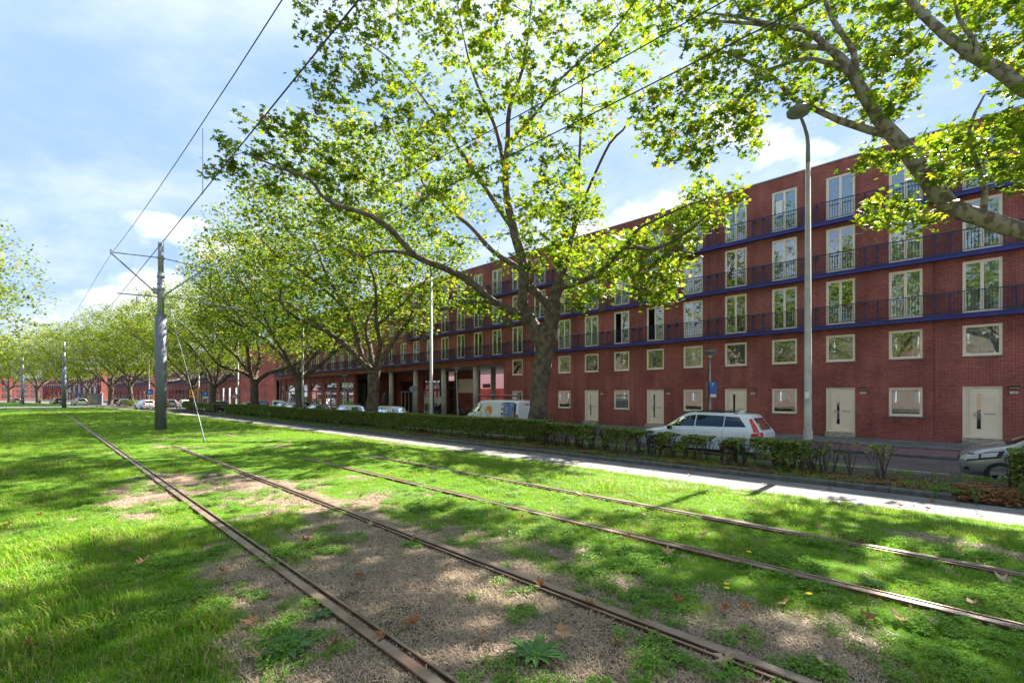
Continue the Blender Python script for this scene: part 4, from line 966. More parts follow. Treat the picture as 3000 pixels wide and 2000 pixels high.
for i, (x, s, vi, rz, sc, lab) in enumerate(ROWT):
    t = empty('plane_tree', (x, s, -.42), rz); t.scale = (sc, sc, sc); tag(t, lab, 'tree', 'plane trees along the hedge')
    inst('trunk', VAR[vi][0], t); c = inst('crown', VAR[vi][1], t); c['kind'] = 'stuff'
for i, (x, s, vi, rz, sc) in enumerate([(-8.4, 50, 1, 3.6, .86), (-11.5, 34, 2, .5, .8), (-10.5, 18, 0, 1.9, .85), (-8.8, 6, 1, 1.2, .95), (-8.8, -8, 2, 2.2, .95), (-9.5, 64, 0, 5.5, 1), (-11, 80, 2, 4.4, 1)]):
    lab = 'plane tree left of the tracks whose branches hang in at the left edge' if i == 0 else ['', 'smaller plane tree across the tracks, just outside the left edge', 'plane tree across the tracks, directly left of the camera', 'plane tree across the tracks, just behind the camera on the left', 'plane tree across the tracks, farthest behind the camera', 'plane tree across the tracks, one beyond the overhanging one', 'plane tree across the tracks, two beyond the overhanging one'][i]
    t = empty('plane_tree', (x, s, -.5), rz); t.scale = (sc, sc, sc); tag(t, lab, 'tree', 'plane trees across the tracks')
    inst('trunk', VAR[vi][0], t); c = inst('crown', VAR[vi][1], t); c['kind'] = 'stuff'
# ================================================================== GRASS, WEEDS, LITTER
MT['grass'] = leaf_mat('grass_blades', [(.045, .15, .006), (.09, .235, .010), (.15, .33, .015), (.24, .40, .03), (.40, .38, .14)], .42, (1.3, 1.35, .6), rough=.4, pos=[0, .35, .7, .93, 1])
MT['thatch'] = leaf_mat('dry_thatch', [(.18, .12, .08), (.38, .28, .2), (.58, .47, .35), (.28, .2, .13)], .2, (1, .95, .8))
MT['clover'] = leaf_mat('clover_leaves', [(.09, .22, .02), (.18, .34, .05), (.30, .46, .11)], .4, (1.1, 1.2, .6))
def blades(n, hmin, hmax, w, spread, lean, rng, flat=False):
    V = []; F = []
    for i in range(n):
        a = rng.random()*2*math.pi; r = spread*math.sqrt(rng.random()); x, y = r*math.cos(a), r*math.sin(a); h = rng.uniform(hmin, hmax); d = rng.random()*2*math.pi; ln = lean*rng.uniform(.3, 1.3)*h
        if flat: z1 = rng.uniform(.004, .02); z2 = rng.uniform(.0, .012); up = [(0, .004), (.5, z1), (1, z2)]
        dx, dy = math.cos(d), math.sin(d); px, py = -dy*w/2, dx*w/2; k = len(V)
        if flat:
            V += [(x+px, y+py, .003), (x-px, y-py, .003), (x+dx*h*.5+px, y+dy*h*.5+py, z1), (x+dx*h*.5-px, y+dy*h*.5-py, z1), (x+dx*h, y+dy*h, z2)]
        else:
            V += [(x+px, y+py, -.01), (x-px, y-py, -.01), (x+dx*ln*.35+px*.85, y+dy*ln*.35+py*.85, h*.55), (x+dx*ln*.35-px*.85, y+dy*ln*.35-py*.85, h*.55), (x+dx*ln, y+dy*ln, h*rng.uniform(.75, 1))]
        F += [(k, k+1, k+3), (k, k+3, k+2), (k+2, k+3, k+4)]
    return V, F
def src(name, VF, mt):
    me = bpy.data.meshes.new(name); me.from_pydata(VF[0], [], VF[1]); me.materials.append(mt); return bpy.data.objects.new(name, me)
def clover(n, rng):
    V = []; F = []
    for i in range(n):
        a = rng.random()*6.28; r = .07*math.sqrt(rng.random()); x, y, z = r*math.cos(a), r*math.sin(a), rng.uniform(.01, .045); s = rng.uniform(.004, .009); a0 = rng.random()*6.28
        for j in range(3):
            b = a0+j*2.094; k = len(V); c, sn = math.cos(b), math.sin(b)
            V += [(x, y, z), (x+s*1.6*c-s*.8*sn, y+s*1.6*sn+s*.8*c, z+.003), (x+s*2.2*c, y+s*2.2*sn, z-.002), (x+s*1.6*c+s*.8*sn, y+s*1.6*sn-s*.8*c, z+.003)]; F += [(k, k+3, k+2), (k, k+2, k+1)]
    return V, F
def scatter(name, pts, scl, sources, kind='stuff', parent=None, seed=0):
    """one object: points carrying instances of a few little tufts (geometry nodes)"""
    me = bpy.data.meshes.new(name); me.vertices.add(len(pts)); me.vertices.foreach_set('co', np.ascontiguousarray(pts, dtype=np.float32).ravel())
    rg = np.random.default_rng(seed)
    for nm, a in (('scl', scl), ('rot', rg.random(len(pts))*6.283)):
        at = me.attributes.new(nm, 'FLOAT', 'POINT'); at.data.foreach_set('value', np.ascontiguousarray(a, dtype=np.float32))
    at = me.attributes.new('pick', 'INT', 'POINT'); at.data.foreach_set('value', rg.integers(0, len(sources), len(pts)).astype(np.int32))
    o = inst(name, me, parent); o['kind'] = kind
    ng = bpy.data.node_groups.new(name, 'GeometryNodeTree'); ng.interface.new_socket('Geometry', in_out='INPUT', socket_type='NodeSocketGeometry'); ng.interface.new_socket('Geometry', in_out='OUTPUT', socket_type='NodeSocketGeometry')
    gi = ng.nodes.new('NodeGroupInput'); go = ng.nodes.new('NodeGroupOutput'); j = ng.nodes.new('GeometryNodeJoinGeometry')
    def nat(nm, ty):
        n = ng.nodes.new('GeometryNodeInputNamedAttribute'); n.data_type = ty; n.inputs['Name'].default_value = nm; return [s for s in n.outputs if s.enabled and s.name == 'Attribute'][0]
    sc_, ro_, pk_ = nat('scl', 'FLOAT'), nat('rot', 'FLOAT'), nat('pick', 'INT')
    cx_ = ng.nodes.new('ShaderNodeCombineXYZ'); ng.links.new(ro_, cx_.inputs[2])
    for i, s in enumerate(sources):
        oi = ng.nodes.new('GeometryNodeObjectInfo'); oi.inputs['Object'].default_value = s
        cmp_ = ng.nodes.new('FunctionNodeCompare'); cmp_.data_type = 'INT'; cmp_.operation = 'EQUAL'
        ins = [x for x in cmp_.inputs if x.enabled]; ng.links.new(pk_, ins[0]); ins[1].default_value = i
        ip = ng.nodes.new('GeometryNodeInstanceOnPoints'); ng.links.new(gi.outputs[0], ip.inputs['Points']); ng.links.new(cmp_.outputs[0], ip.inputs['Selection']); ng.links.new(oi.outputs['Geometry'], ip.inputs['Instance'])
        ng.links.new(cx_.outputs[0], ip.inputs['Rotation']); ng.links.new(sc_, ip.inputs['Scale']); ng.links.new(ip.outputs[0], j.inputs[0])
    ng.links.new(j.outputs[0], go.inputs[0]); md = o.modifiers.new('scatter', 'NODES'); md.node_group = ng
    return o
rg = np.random.default_rng(77)
def lawn_points(n0, p, rmax, rmin=1.2, r0=6.0):
    """points in a generous wedge in front of the camera; density falls with distance"""
    rs = np.linspace(rmin, rmax, 400); dens = n0*np.minimum(1, (r0/rs)**p); ang = R(118); lam = dens*rs*ang; cdf = np.cumsum(lam)*(rs[1]-rs[0]); N_ = int(cdf[-1])
    r = np.interp(rg.random(N_)*cdf[-1], cdf, rs); a = R(45.99)+rg.uniform(-ang/2, ang/2, N_); x = r*np.sin(a); s = r*np.cos(a); xr = x-off(s)
    ok = (xr > -2.6) & (xr < 11.22) & ((s < 88.5) | (s > 100.5))
    for c, sh in ((1.63, 1e9), (3.065, 19), (4.92, 12.5), (6.355, 12)): ok &= (np.abs(xr-c) > .08) | (s > sh)
    return x[ok], s[ok], r[ok]
x, s, r = lawn_points(520, 1.55, 70); so = soil_mask(x, s); patch = fbm(x*1.1+9, s*1.1+70, 3)
keep = rg.random(len(x)) < (1-so)**1.2*.9+.06+.30*np.clip((patch-.47)*5, 0, 1); x, s, r, so, patch = (q[keep] for q in (x, s, r, so, patch)); xr = x-off(s)
h = (.55+.95*np.clip((patch-.35)*2.2, 0, 1))*rg.uniform(.7, 1.25, len(x))*(1-.55*so)*(1+.018*np.maximum(0, r-8))
inner = ((xr > 1.4) & (xr < 6.6)); h *= np.where(inner & (s < 25), .72, 1.08)
h *= np.where((rg.random(len(x)) < .03), 1.6, 1)
MT['grass_dull'] = leaf_mat('grass_blades_dull', [(.05, .11, .02), (.11, .19, .03), (.19, .27, .05), (.34, .33, .12), (.5, .42, .2)], .35, (1.2, 1.2, .6))
gs = [src('grass_tuft', blades(13, .03, .075, .0040, .055, .75, random.Random(i)), MT['grass'] if i < 4 else MT['grass_dull']) for i in range(6)]
scatter('lawn_grass', np.stack([x, s, ZL(x, s)], -1), h, gs, seed=1)
# dry thatch on the bare strip
x, s, r = lawn_points(420, 1.7, 22); so = soil_mask(x, s); keep = rg.random(len(x)) < so*.95+.04; x, s = x[keep], s[keep]
ts = [src('thatch_tuft', blades(16, .015, .05, .0035, .06, 1, random.Random(50+i), True), MT['thatch']) for i in range(3)]
scatter('dry_thatch', np.stack([x, s, ZL(x, s)], -1), rg.uniform(.7, 1.4, len(x)), ts, seed=2)
x, s, r = lawn_points(80, 1.5, 22); n = fbm(x*1.6+90, s*1.6+12, 3); keep = (rg.random(len(x)) < np.clip((n-.50)*6, 0, .8)); x, s = x[keep], s[keep]; xr = x
keep = (xr > -1) & (xr < 7); x, s = x[keep], s[keep]
cs = [src('clover_clump', clover(42, random.Random(80+i)), MT['clover']) for i in range(3)]
scatter('clover', np.stack([x, s, ZL(x, s)], -1), rg.uniform(.8, 1.5, len(x)), cs, seed=3)
# tufts overhanging the path edge
ss = rg.uniform(-2, 60, 2600); xx = 11.25+off(ss)+rg.normal(0, .06, len(ss)); scatter('lawn_edge_grass', np.stack([xx, ss, np.full(len(ss), -.49)], -1), rg.uniform(.8, 1.5, len(ss)), gs, seed=4)
# fallen leaves --------------------------------------------------------
MT['dryleaf'] = [leaf_mat('fallen_leaf_'+n, [c, tuple(q*.7 for q in c)], .15, (1.1, .9, .6)) for n, c in (('brown', (.30, .17, .09)), ('tan', (.5, .32, .17)), ('rust', (.36, .17, .07)), ('pale', (.56, .42, .27)))]
def dry_leaf(seed, mt):
    rr = random.Random(seed); V = [(0, -.12*.2, .012)]; curl = rr.uniform(.3, 1.3)
    for (a, c) in _rim: V.append((a*.2*rr.uniform(.8, 1.15), c*.2*rr.uniform(.8, 1.1), .008+curl*.2*(abs(a)**1.5+max(0, c)**2*.8)+rr.uniform(0, .01)))
    b = MB(); b.v = V; b.f = [tuple(int(q) for q in f) for f in LEAF5_F]; b.m = [0]*len(b.f)
    b.tube([(0, -.08, .012), (.01, -.13, .02), (.0, -.18, .012)], .0018, 3)
    return b.mesh('fallen_leaf', mt)
DL = [dry_leaf(i, MT['dryleaf'][i % 4]) for i in range(12)]
spots = [(130, 1467, 0), (68, 1495, 2), (395, 1515, 2), (500, 1500, 3), (400, 1545, 3), (945, 1446, 2), (823, 1332, 2), (633, 1377, 1), (510, 1322, 2), (1030, 1308, 2), (1100, 1477, 0), (1112, 1268, 1), (1072, 1245, 1), (1665, 1528, 3), (1885, 1533, 3), (1420, 1487, 2), (2140, 1440, 3), (1995, 1430, 0), (1665, 1410, 2), (1713, 1408, 2), (1440, 1245, 2), (1480, 1190, 1), (1330, 1140, 3), (1975, 1250, 2), (2300, 1340, 3), (2060, 1430, 1), (1535, 1275, 1), (1040, 1200, 1), (830, 1145, 2), (700, 1165, 1), (745, 1178, 1), (410, 1090, 0), (700, 1250, 2), (850, 1210, 1), (330, 1300, 0), (215, 1235, 1), (165, 1270, 1), (90, 1190, 2), (20, 1215, 2), (290, 1275, 0), (575, 1440, 0), (600, 1520, 1), (770, 1495, 0), (880, 1475, 2), (1290, 1465, 1), (1560, 1390, 2), (1800, 1395, 1), (1240, 1350, 2), (1350, 1395, 1), (950, 1245, 0), (620, 1190, 1), (1195, 1192, 2), (1700, 1300, 1), (1620, 1235, 1), (1880, 1215, 0), (2230, 1395, 1), (2200, 1275, 1)]
rl = random.Random(4); LV_ = []; DLN = ['dark brown', 'tan', 'rusty red-brown', 'pale straw-coloured']
for i_, m_ in enumerate(DL): m_['c'] = i_ % 4
def ground_hit(u, v):
    for X in np.arange(.3, 12, .02):
        w = W(u, v, X)
        if w.z <= float(ZL(w.x, w.y))+.005: return w
    return None
for (u, v, c) in spots:
    w = ground_hit(u, v) if u > 100 else None
    if u <= 100:      # left of the vanishing line: solve on the flat
        z = F_*1.69/(v-V0); xx = (u-1176)/F_*z; w = Vector((xx*CA+z*math.sin(R(45.99)), -xx*math.sin(R(45.99))+z*CA, 0)); w.z = float(ZL(w.x, w.y))
    if w is None: continue
    o = inst('fallen_leaf', DL[(c+4*rl.randrange(3)) % 12], None, (w.x, w.y, w.z+.035), rl.random()*6.28); o.rotation_euler = (rl.uniform(-.5, .5), rl.uniform(-.5, .5), rl.random()*6.28); k = rl.uniform(.4, .72); o.scale = (k, k, k)
    LV_.append((w.x, w.y, DLN[(0, 1, 2, 3)[o.data['c']]], o))
zones = {}
for x, y, c, o in LV_:
    xr = x-float(off(y)); z_ = 'left of the nearest rail' if xr < 1.63 else 'between the two nearest rails' if xr < 3.065 else 'between the second and third rail' if xr < 4.92 else 'between the third and fourth rail' if xr < 6.355 else 'on the grass between the rails and the path'
    zones.setdefault((c, z_), []).append((x*x+y*y, o))
ORD = ['nearest', 'second nearest', 'third nearest', 'fourth nearest', 'fifth nearest', 'sixth nearest', 'seventh nearest', 'eighth nearest', 'ninth nearest', 'tenth nearest', 'eleventh nearest', 'twelfth nearest']
for (c, z_), lst in zones.items():
    lst.sort(key=lambda q: q[0])
    for i, (_, o) in enumerate(lst): tag(o, (ORD[min(i, 11)]+' ' if len(lst) > 1 else '')+c+' fallen leaf '+z_, 'fallen leaf', 'dry leaves fallen on the tram lawn')
n = 90; ss = rg.uniform(-2, 25, n); xx = rg.uniform(11.5, 13.1, n)
PATH_LEAVES = (np.stack([xx+off(ss), ss, np.full(n, -.48)], -1), rg.uniform(.3, .6, n))
# drifts of dead leaves along the hedge foot
n = 5200; ss = rg.uniform(-4, 24, n)**1.0; xx = 13.45+np.abs(rg.normal(0, .9, n)); d = fbm(ss*.8, xx*1.2, 3); keep = (rg.random(n) < np.clip((d-.42)*5, .04, 1)) & (xx < 16.4); ss, xx = ss[keep], xx[keep]
dsrc = []
for i in range(6): dsrc.append(bpy.data.objects.new('dead_leaf', DL[i*2]))
scatter('path_leaves', PATH_LEAVES[0], PATH_LEAVES[1], dsrc, seed=12)
scatter('leaf_litter', np.stack([xx, ss, zbed(xx, ss)+.01], -1), rg.uniform(.3, .62, len(ss)), dsrc, seed=6)
n = 700; ss = rg.uniform(-.95, -.1, n); xx = rg.uniform(13.1, 14.4, n); scatter('leaf_drift', np.stack([xx, ss, -.487+(np.clip(xx, 13.1, 13.6)-13.1)*.29+rg.uniform(.0, .05, n)], -1), rg.uniform(.35, .7, n), dsrc, seed=8)
n = 5200; ss = rg.uniform(-4, 60, n); xx = rg.uniform(13.4, 16.6, n); d = fbm(ss*.7+44, xx*1.4+4, 3); keep = rg.random(n) < np.clip((d-.40)*5, 0, 1); ss, xx = ss[keep], xx[keep]
scatter('verge_grass', np.stack([xx, ss, zbed(xx, ss)], -1), rg.uniform(1.2, 2.4, len(ss)), gs+cs[:1], seed=7)
# dandelion rosettes, yellow flowers, tall weeds
def rosette(n, ln, rr):
    b = MB()
    for i in range(n):
        a = 2*math.pi*i/n+rr.uniform(-.2, .2); l = ln*rr.uniform(.65, 1.1); w = l*.13; c, s_ = math.cos(a), math.sin(a); prev = None
        for k in range(7):
            t = k/6; ww = w*math.sin(math.pi*min(1, t*1.02+.06))**.8*(1+.35*(k % 2)); zz = .02+l*.35*math.sin(t*2.4)*.6; p = (c*l*t, s_*l*t); L_ = (p[0]-s_*ww, p[1]+c*ww, zz); Rr_ = (p[0]+s_*ww, p[1]-c*ww, zz); mid = (p[0], p[1], zz-.008)
            if prev: b.quad(prev[0], prev[1], mid, L_); b.quad(prev[1], prev[2], Rr_, mid)
            prev = (L_, mid, Rr_)
    return b.mesh('leaf_rosette', MT['weed'])
MT['weed'] = leaf_mat('weed_leaves', [(.06, .15, .04), (.10, .22, .06), (.16, .28, .09)], .35, (1, 1.1, .7))
for (u, v, lab, ln) in ((662, 1497, 'dark green thistle-like rosette left of the nearest rail', .21), (1228, 1512, 'dark green leaf rosette between the two nearest rails', .24), (2010, 1348, 'small grey-green rosette between the third rail and the grass patch', .12), (440, 1236, 'pale leafy weed just left of the nearest rail', .12), (735, 1420, 'bright leafy weed clump beside the nearest rail', .12)):
    w = ground_hit(u, v); o = inst('weed_rosette', rosette(13, ln, random.Random(u)), None, w, 0); tag(o, lab, 'weed')
MT['yellow'] = pmat('petals_yellow', (.85, .62, .01), .5)
for i, (u, v) in enumerate(((1668, 1368), (1669, 1378), (1858, 1392), (1358, 1207), (1720, 1290))):
    w = ground_hit(u, v); b = MB()
    for k in range(14): a = k*.4488; b.poly([(0, 0, .1), (math.cos(a-.2)*.02, math.sin(a-.2)*.02, .108), (math.cos(a)*.026, math.sin(a)*.026, .106), (math.cos(a+.2)*.02, math.sin(a+.2)*.02, .108)])
    st = MB(); st.tube([(0, 0, 0), (0, 0, .1)], .002, 4); r_ = empty('dandelion', w); st.build('stem', MT['weed'], r_); b.build('flower_head', MT['yellow'], r_)
    tag(r_, ['yellow dandelion flower in the grass, upper of a close pair', 'yellow dandelion flower in the grass, lower of a close pair', 'yellow flower near the bright tuft between second and third rail', 'yellow flower in the grass left of the third rail', 'single small yellow flower beside the third rail'][i], 'flower')
def tall_weed(x, y, z, h, rr, lab):
    r_ = empty('tall_weed', (x, y, z)); tag(r_, lab, 'weed'); st = MB(); lf = MB()
    for j in range(rr.randint(5, 8)):
        a = rr.random()*6.28; ln = h*rr.uniform(.55, 1); tip = Vector((math.cos(a)*ln*.3, math.sin(a)*ln*.3, ln)); mid = Vector((tip.x*.35, tip.y*.35, ln*.55)); P = [Vector((0, 0, 0)), mid, tip]; st.tube(P, [.005, .004, .002], 4)
        for k in range(16):
            t = .15+.85*k/16; p = (P[0]*(1-t)+P[1]*t*1) if t < .5 else P[1].lerp(P[2], (t-.5)*2); p = P[0].lerp(P[1], t*2) if t < .5 else p
            b_ = rr.random()*6.28; l2 = .07*(1.2-t)*h+.02; q = p+Vector((math.cos(b_)*l2, math.sin(b_)*l2, l2*.5)); sd_ = Vector((-math.sin(b_), math.cos(b_), 0))*l2*.16; m_ = p.lerp(q, .5); lf.poly([p, m_+sd_, q, m_-sd_])
    st.build('stem', MT['weed'], r_); lf.build('leaves', MT['weed'], r_)
rr = random.Random(9)
for i, (u, v, h, lab) in enumerate(((568, 958, 1.0, 'pale upright weed at the left end of the hedge'), (600, 962, 1.15, 'tallest pale weed by the hedge foot, leaning over the path'), (622, 965, .9, 'bushy pale weed right of the tallest one by the hedge'), (672, 970, .7, 'small pale weed at the kerb below the second tree'), (540, 952, .8, 'low weed at the far left hedge corner'))):
    X = 13.25; w = W(u, v, X); tall_weed(X, w.y, -.4, h, rr, lab)
for i, (x, y, h, lab) in enumerate(((13.0, .25, .55, 'thin flowering weed on the path by the broken kerb'), (12.9, -.35, .5, 'thin flowering weed in front of the leaf drift'), (13.6, -1.1, .5, 'leafy weed beside the leaf drift at the right'))): tall_weed(x, y, -.49, h, rr, lab)
# pebbles
for i, (u, v, lab, k) in enumerate(((1727, 1689-400, 'white pebble', 0),)): pass

# ================================================================== HEDGES
MT['hedge'] = leaf_mat('hedge_leaves', [(.08, .13, .04), (.15, .22, .05), (.25, .33, .07), (.34, .37, .10), (.36, .23, .13)], .25, (1.2, 1.3, .6), pos=[0, .35, .7, .95, 1])
def hedge(name, lab, segs, seed, nleaf, gone=0.0, stems=3.2, group=None):
    """segs: list of (s0, s1, xc, halfwidth, z0, ztop0, ztop1)"""
    rng = np.random.default_rng(seed); st = MB(); P = []; pr = random.Random(seed)
    for (s0, s1, xc, hw, z0, za, zb) in segs:
        n = int((s1-s0)*stems)
        for i in range(n):
            y = pr.uniform(s0, s1); x0 = xc+pr.uniform(-.25, .25); zt = za+(zb-za)*(y-s0)/(s1-s0)
            for j in range(pr.randint(4, 6)):
                a = pr.random()*6.28; sp = pr.uniform(.05, .32); p1 = Vector((x0+math.cos(a)*sp*.35, y+math.sin(a)*sp*.35, z0+(zt-z0)*.35)); p2 = Vector((x0+math.cos(a)*sp, y+math.sin(a)*sp, z0+(zt-z0)*pr.uniform(.75, 1.0)))
                st.tube([(x0, y, z0-.03), p1, p2], [.014, .009, .005], 4, 0, False)
                for k in range(5):
                    t = pr.uniform(.2, 1); q = p1.lerp(p2, t); b_ = pr.random()*6.28; l = pr.uniform(.12, .28); q2 = q+Vector((math.cos(b_)*l*.7, math.sin(b_)*l*.7, l*.7)); q2.z = min(q2.z, zt+.03)
                    st.tube([q, q2], [.004, .0018], 3, 0, False)
                    for kk in range(2): b2 = pr.random()*6.28; q3 = q.lerp(q2, .6); q4 = q3+Vector((math.cos(b2)*.1, math.sin(b2)*.1, .08)); st.tube([q3, q4], [.0022, .001], 3, 0, False)
        m = int((s1-s0)*nleaf); y = rng.uniform(s0, s1, m); t = rng.random(m); side = rng.random(m)
        zt = za+(zb-za)*(y-s0)/(s1-s0)+.05*(fbm(y*1.5, y*0+seed, 3)-.5)*2
        top = side < .42; fr_ = (side >= .42) & (side < .8)
        x = np.where(top, xc+rng.uniform(-hw, hw, m), np.where(fr_, xc-hw+np.abs(rng.normal(0, .06, m)), xc+rng.uniform(-hw, hw, m)))
        z = np.where(top, zt-np.abs(rng.normal(0, .035, m)), z0+(zt-z0)*(1-(1-.28)*rng.random(m)**1.15))
        x += .07*(fbm(y*1.7+3, z*2.2, 3)-.5)*2
        dens = fbm(y*1.9+seed, z*2.6+7, 3); keep = dens > gone-.22*np.clip((z-z0)/(zt-z0)-.5, -1, .5)
        low = (z-z0)/(zt-z0); keep &= rng.random(m) < np.clip((low-.12)*2.4, 0, 1)
        P.append(np.stack([x, y, z], -1)[keep])
    P = np.concatenate(P); y0 = segs[0][0]; org = Vector((segs[0][2], y0, segs[0][4])); root = empty(name, org); tag(root, lab, 'hedge', group)
    o = inst('stems', local(st.mesh('stems', MT['twig']), org), root); o['kind'] = 'stuff'
    o = inst('foliage', local(leaves_mesh('foliage', P, .075, MT['hedge'], rng, 2), org), root); o['kind'] = 'stuff'
hedge('clipped_hedge', 'long dense clipped green hedge between path and parked cars', [(12.2, 30, 14.95, .45, -.4, .62, .64), (30, 60, 14.95, .45, -.4, .64, .70)], 3, 5200, .1, 2.2)
hedge('clipped_hedge', 'short piece of hedge with the orange detour sign behind it', [(63, 80, 14.6, .5, -.4, .7, .7)], 4, 1500, .25, 1.2)
hedge('clipped_hedge', 'far square hedge just past the side street', [(108, 124, 12.2, .6, -.42, .75, .75)], 6, 1200, .2, .8)
hedge('clipped_hedge', 'farthest low hedge beside the distant dark cars', [(142, 165, 7.5, .6, -.42, .75, .75)], 8, 900, .2, .6)
hedge('clipped_hedge', 'low hedge closing the avenue at the far left', [(205, 225, -22, .8, -.4, .9, .9)], 9, 700, .2, .6)
hedge('straggly_hedge', 'thinning hedge turning to brown twigs in front of the white estate car', [(7.0, 12.2, 14.75, .42, -.38, .42, .60), (4.5, 7.0, 14.65, .4, -.38, .38, .42)], 12, 2300, .50, 8)
hedge('straggly_hedge', 'separate dark twiggy hedge clump left of the bare bush by the road', [(2.35, 4.2, 14.6, .42, -.38, .43, .43)], 13, 2600, .46, 9)
hedge('bare_bush', 'nearly bare brown twiggy bush at the open end of the hedge', [(1.1, 2.3, 14.6, .4, -.38, .42, .44)], 14, 420, .5, 3.4)
hedge('round_bush', 'green bush at the right edge, hiding the wheel of the silver car', [(-2.6, -.9, 14.6, .6, -.38, .52, .5)], 15, 4500, .2, 4)
# ================================================================== TRAM POLES AND WIRES
def tram_pole(x, s, lab, tz=0.0):
    r_ = empty('tram_pole', (x, s, tz)); tag(r_, lab, 'tram pole', 'centre poles of the tram line')
    def part(n, fn, mt, sm_=False): return inst(n, cached('tp'+n+str(len(r_.children)), lambda: (lambda b: (fn(b), b.mesh(n, mt, sm_))[1])(MB())), r_)
    def f(b): b.tube([(0, 0, -.1), (0, 0, 5.5)], .232, 28); b.tube([(0, 0, 5.5), (0, 0, 5.62)], [.232, .15], 28); b.tube([(0, 0, -.02), (0, 0, .05)], .25, 28)
    part('pole_sleeve', f, MT['steelgrey'], True)
    def f(b): b.tube([(0, 0, 5.6), (0, 0, 7.55)], .14, 18); b.tube([(0, 0, 7.55), (0, 0, 7.63)], [.14, .115], 18); b.tube([(0, 0, 7.6), (0, 0, 9.0)], .115, 18)
    part('pole_top', f, MT['galv'], True)
    for sg, xe in ((-1, -1.8), (1, 1.8)):
        def f(b): b.tube([(sg*.1, 0, 8.28), (xe, 0, 8.16)], .026, 8)
        part('bracket_arm', f, MT['galv'])
        def f(b): b.tube([(sg*.16, 0, 6.55), (xe, 0, 8.12)], .034, 8); b.tube([(xe, -.02, 8.05), (xe, -.02, 8.28)], .03, 6)
        part('brace', f, MT['galv'])
    def f(b): b.tube([(-.14, 0, 6.4), (-1.6, 0, 6.34)], .028, 8); b.tube([(-.9, 0, 6.3), (-.9, 0, 5.95)], .02, 6)
    part('steady_arm', f, MT['galv'])
    def f(b): b.tube([(.14, 0, 6.5), (3.65, 0, 6.28)], .03, 8); b.tube([(1.9, 0, 6.15), (3.3, 0, 6.2)], .014, 6); b.tube([(1.9, 0, 6.15), (1.9, 0, 6.38)], .014, 6)
    part('steady_arm', f, MT['galv'])
    for z in (8.25, 7.35, 7.0, 6.75, 6.5, 6.38):
        def f(b): b.tube([(0, 0, z), (0, 0, z+.05)], .165, 16)
        part('clamp', f, MT['galv'])
    def f(b): b.box(-.30, -.12, -.12, .12, 6.55, 6.8)
    part('junction_box', f, MT['galv'])
    def f(b): b.tube([(.15, -.05, 6.5), (.15, -4.0, 3.4), (.12, -7.9, .02)], .014, 6); b.tube([(.12, -7.75, .1), (.12, -7.95, -.1)], .035, 6)
    part('guy_rod', f, MT['signgrey'])
    return r_
tram_pole(4.0, 27.3, 'nearest tall grey tram pole with thick lower sleeve and crossing bracket arms')
tram_pole(2.2, 87, 'second grey tram pole, seen between the pale estate car and the left edge')
tram_pole(-2.4, 127, 'farthest tram pole, small at the left edge of the picture')
def wire(name, pts, r, lab, grp='overhead tram wires'):
    b = MB(); b.tube(pts, r, 5, 0, False); tag(b.build(name, MT['rustrod']), lab, 'overhead wire', grp)
def sag(p, q, d, n=10):
    return [Vector(p).lerp(Vector(q), i/n)-Vector((0, 0, d*4*(i/n)*(1-i/n))) for i in range(n+(0))]
M1 = sag((2.4, -32, 8.16), (2.25, 27.3, 8.16), 1.15, 16)+[Vector((2.24, 27.3, 8.16))]+sag((2.2, 27.31, 8.16), (.4, 87, 8.16), .75, 16)[1:]+[Vector((.4, 87, 8.16)), Vector((-4.2, 127, 8.0))]
wire('carrier_wire', M1, .0085, 'upper carrier wire reaching the left tip of the tram pole brackets')
M2 = sag((5.65, -32, 8.16), (5.8, 27.3, 8.16), 1.75, 16)+[Vector((5.8, 27.3, 8.16))]+sag((5.8, 27.31, 8.16), (4.0, 87, 8.16), 1, 16)[1:]+[Vector((4.0, 87, 8.16))]
wire('carrier_wire', M2, .009, 'upper carrier wire over the far track, crossing in front of the big tree')
wire('contact_wire', [(2.45, -30, 5.9), (2.3, 27.3, 5.92), (.5, 87, 5.9), (-4, 127, 5.9)], .0105, 'lower dark contact wire over the near track')
wire('contact_wire', [(5.75, -30, 5.72), (5.55, 27.3, 5.9), (3.8, 87, 5.9)], .010, 'lower contact wire over the far track, crossing the big tree')
for s_, lab in ((11.3, 'thin dropper hanging where the upper wire has a small clamp'), (3.2, 'thin dropper wire near the top edge of the picture')):
    t = (s_+32)/59.3; z = 8.16-1.15*4*t*(1-t); wire('dropper_wire', [(2.36, s_, 5.9), (2.36, s_, z+.03)], .006, lab)
for s_, lab in ((9.0, 'thin dropper in front of the big tree'), (17.0, 'thin dropper wire lower in the big tree')):
    t = (s_+32)/59.3; z = 8.16-1.75*4*t*(1-t); wire('dropper_wire', [(5.7, s_, 5.78), (5.7, s_, z+.03)], .006, lab)

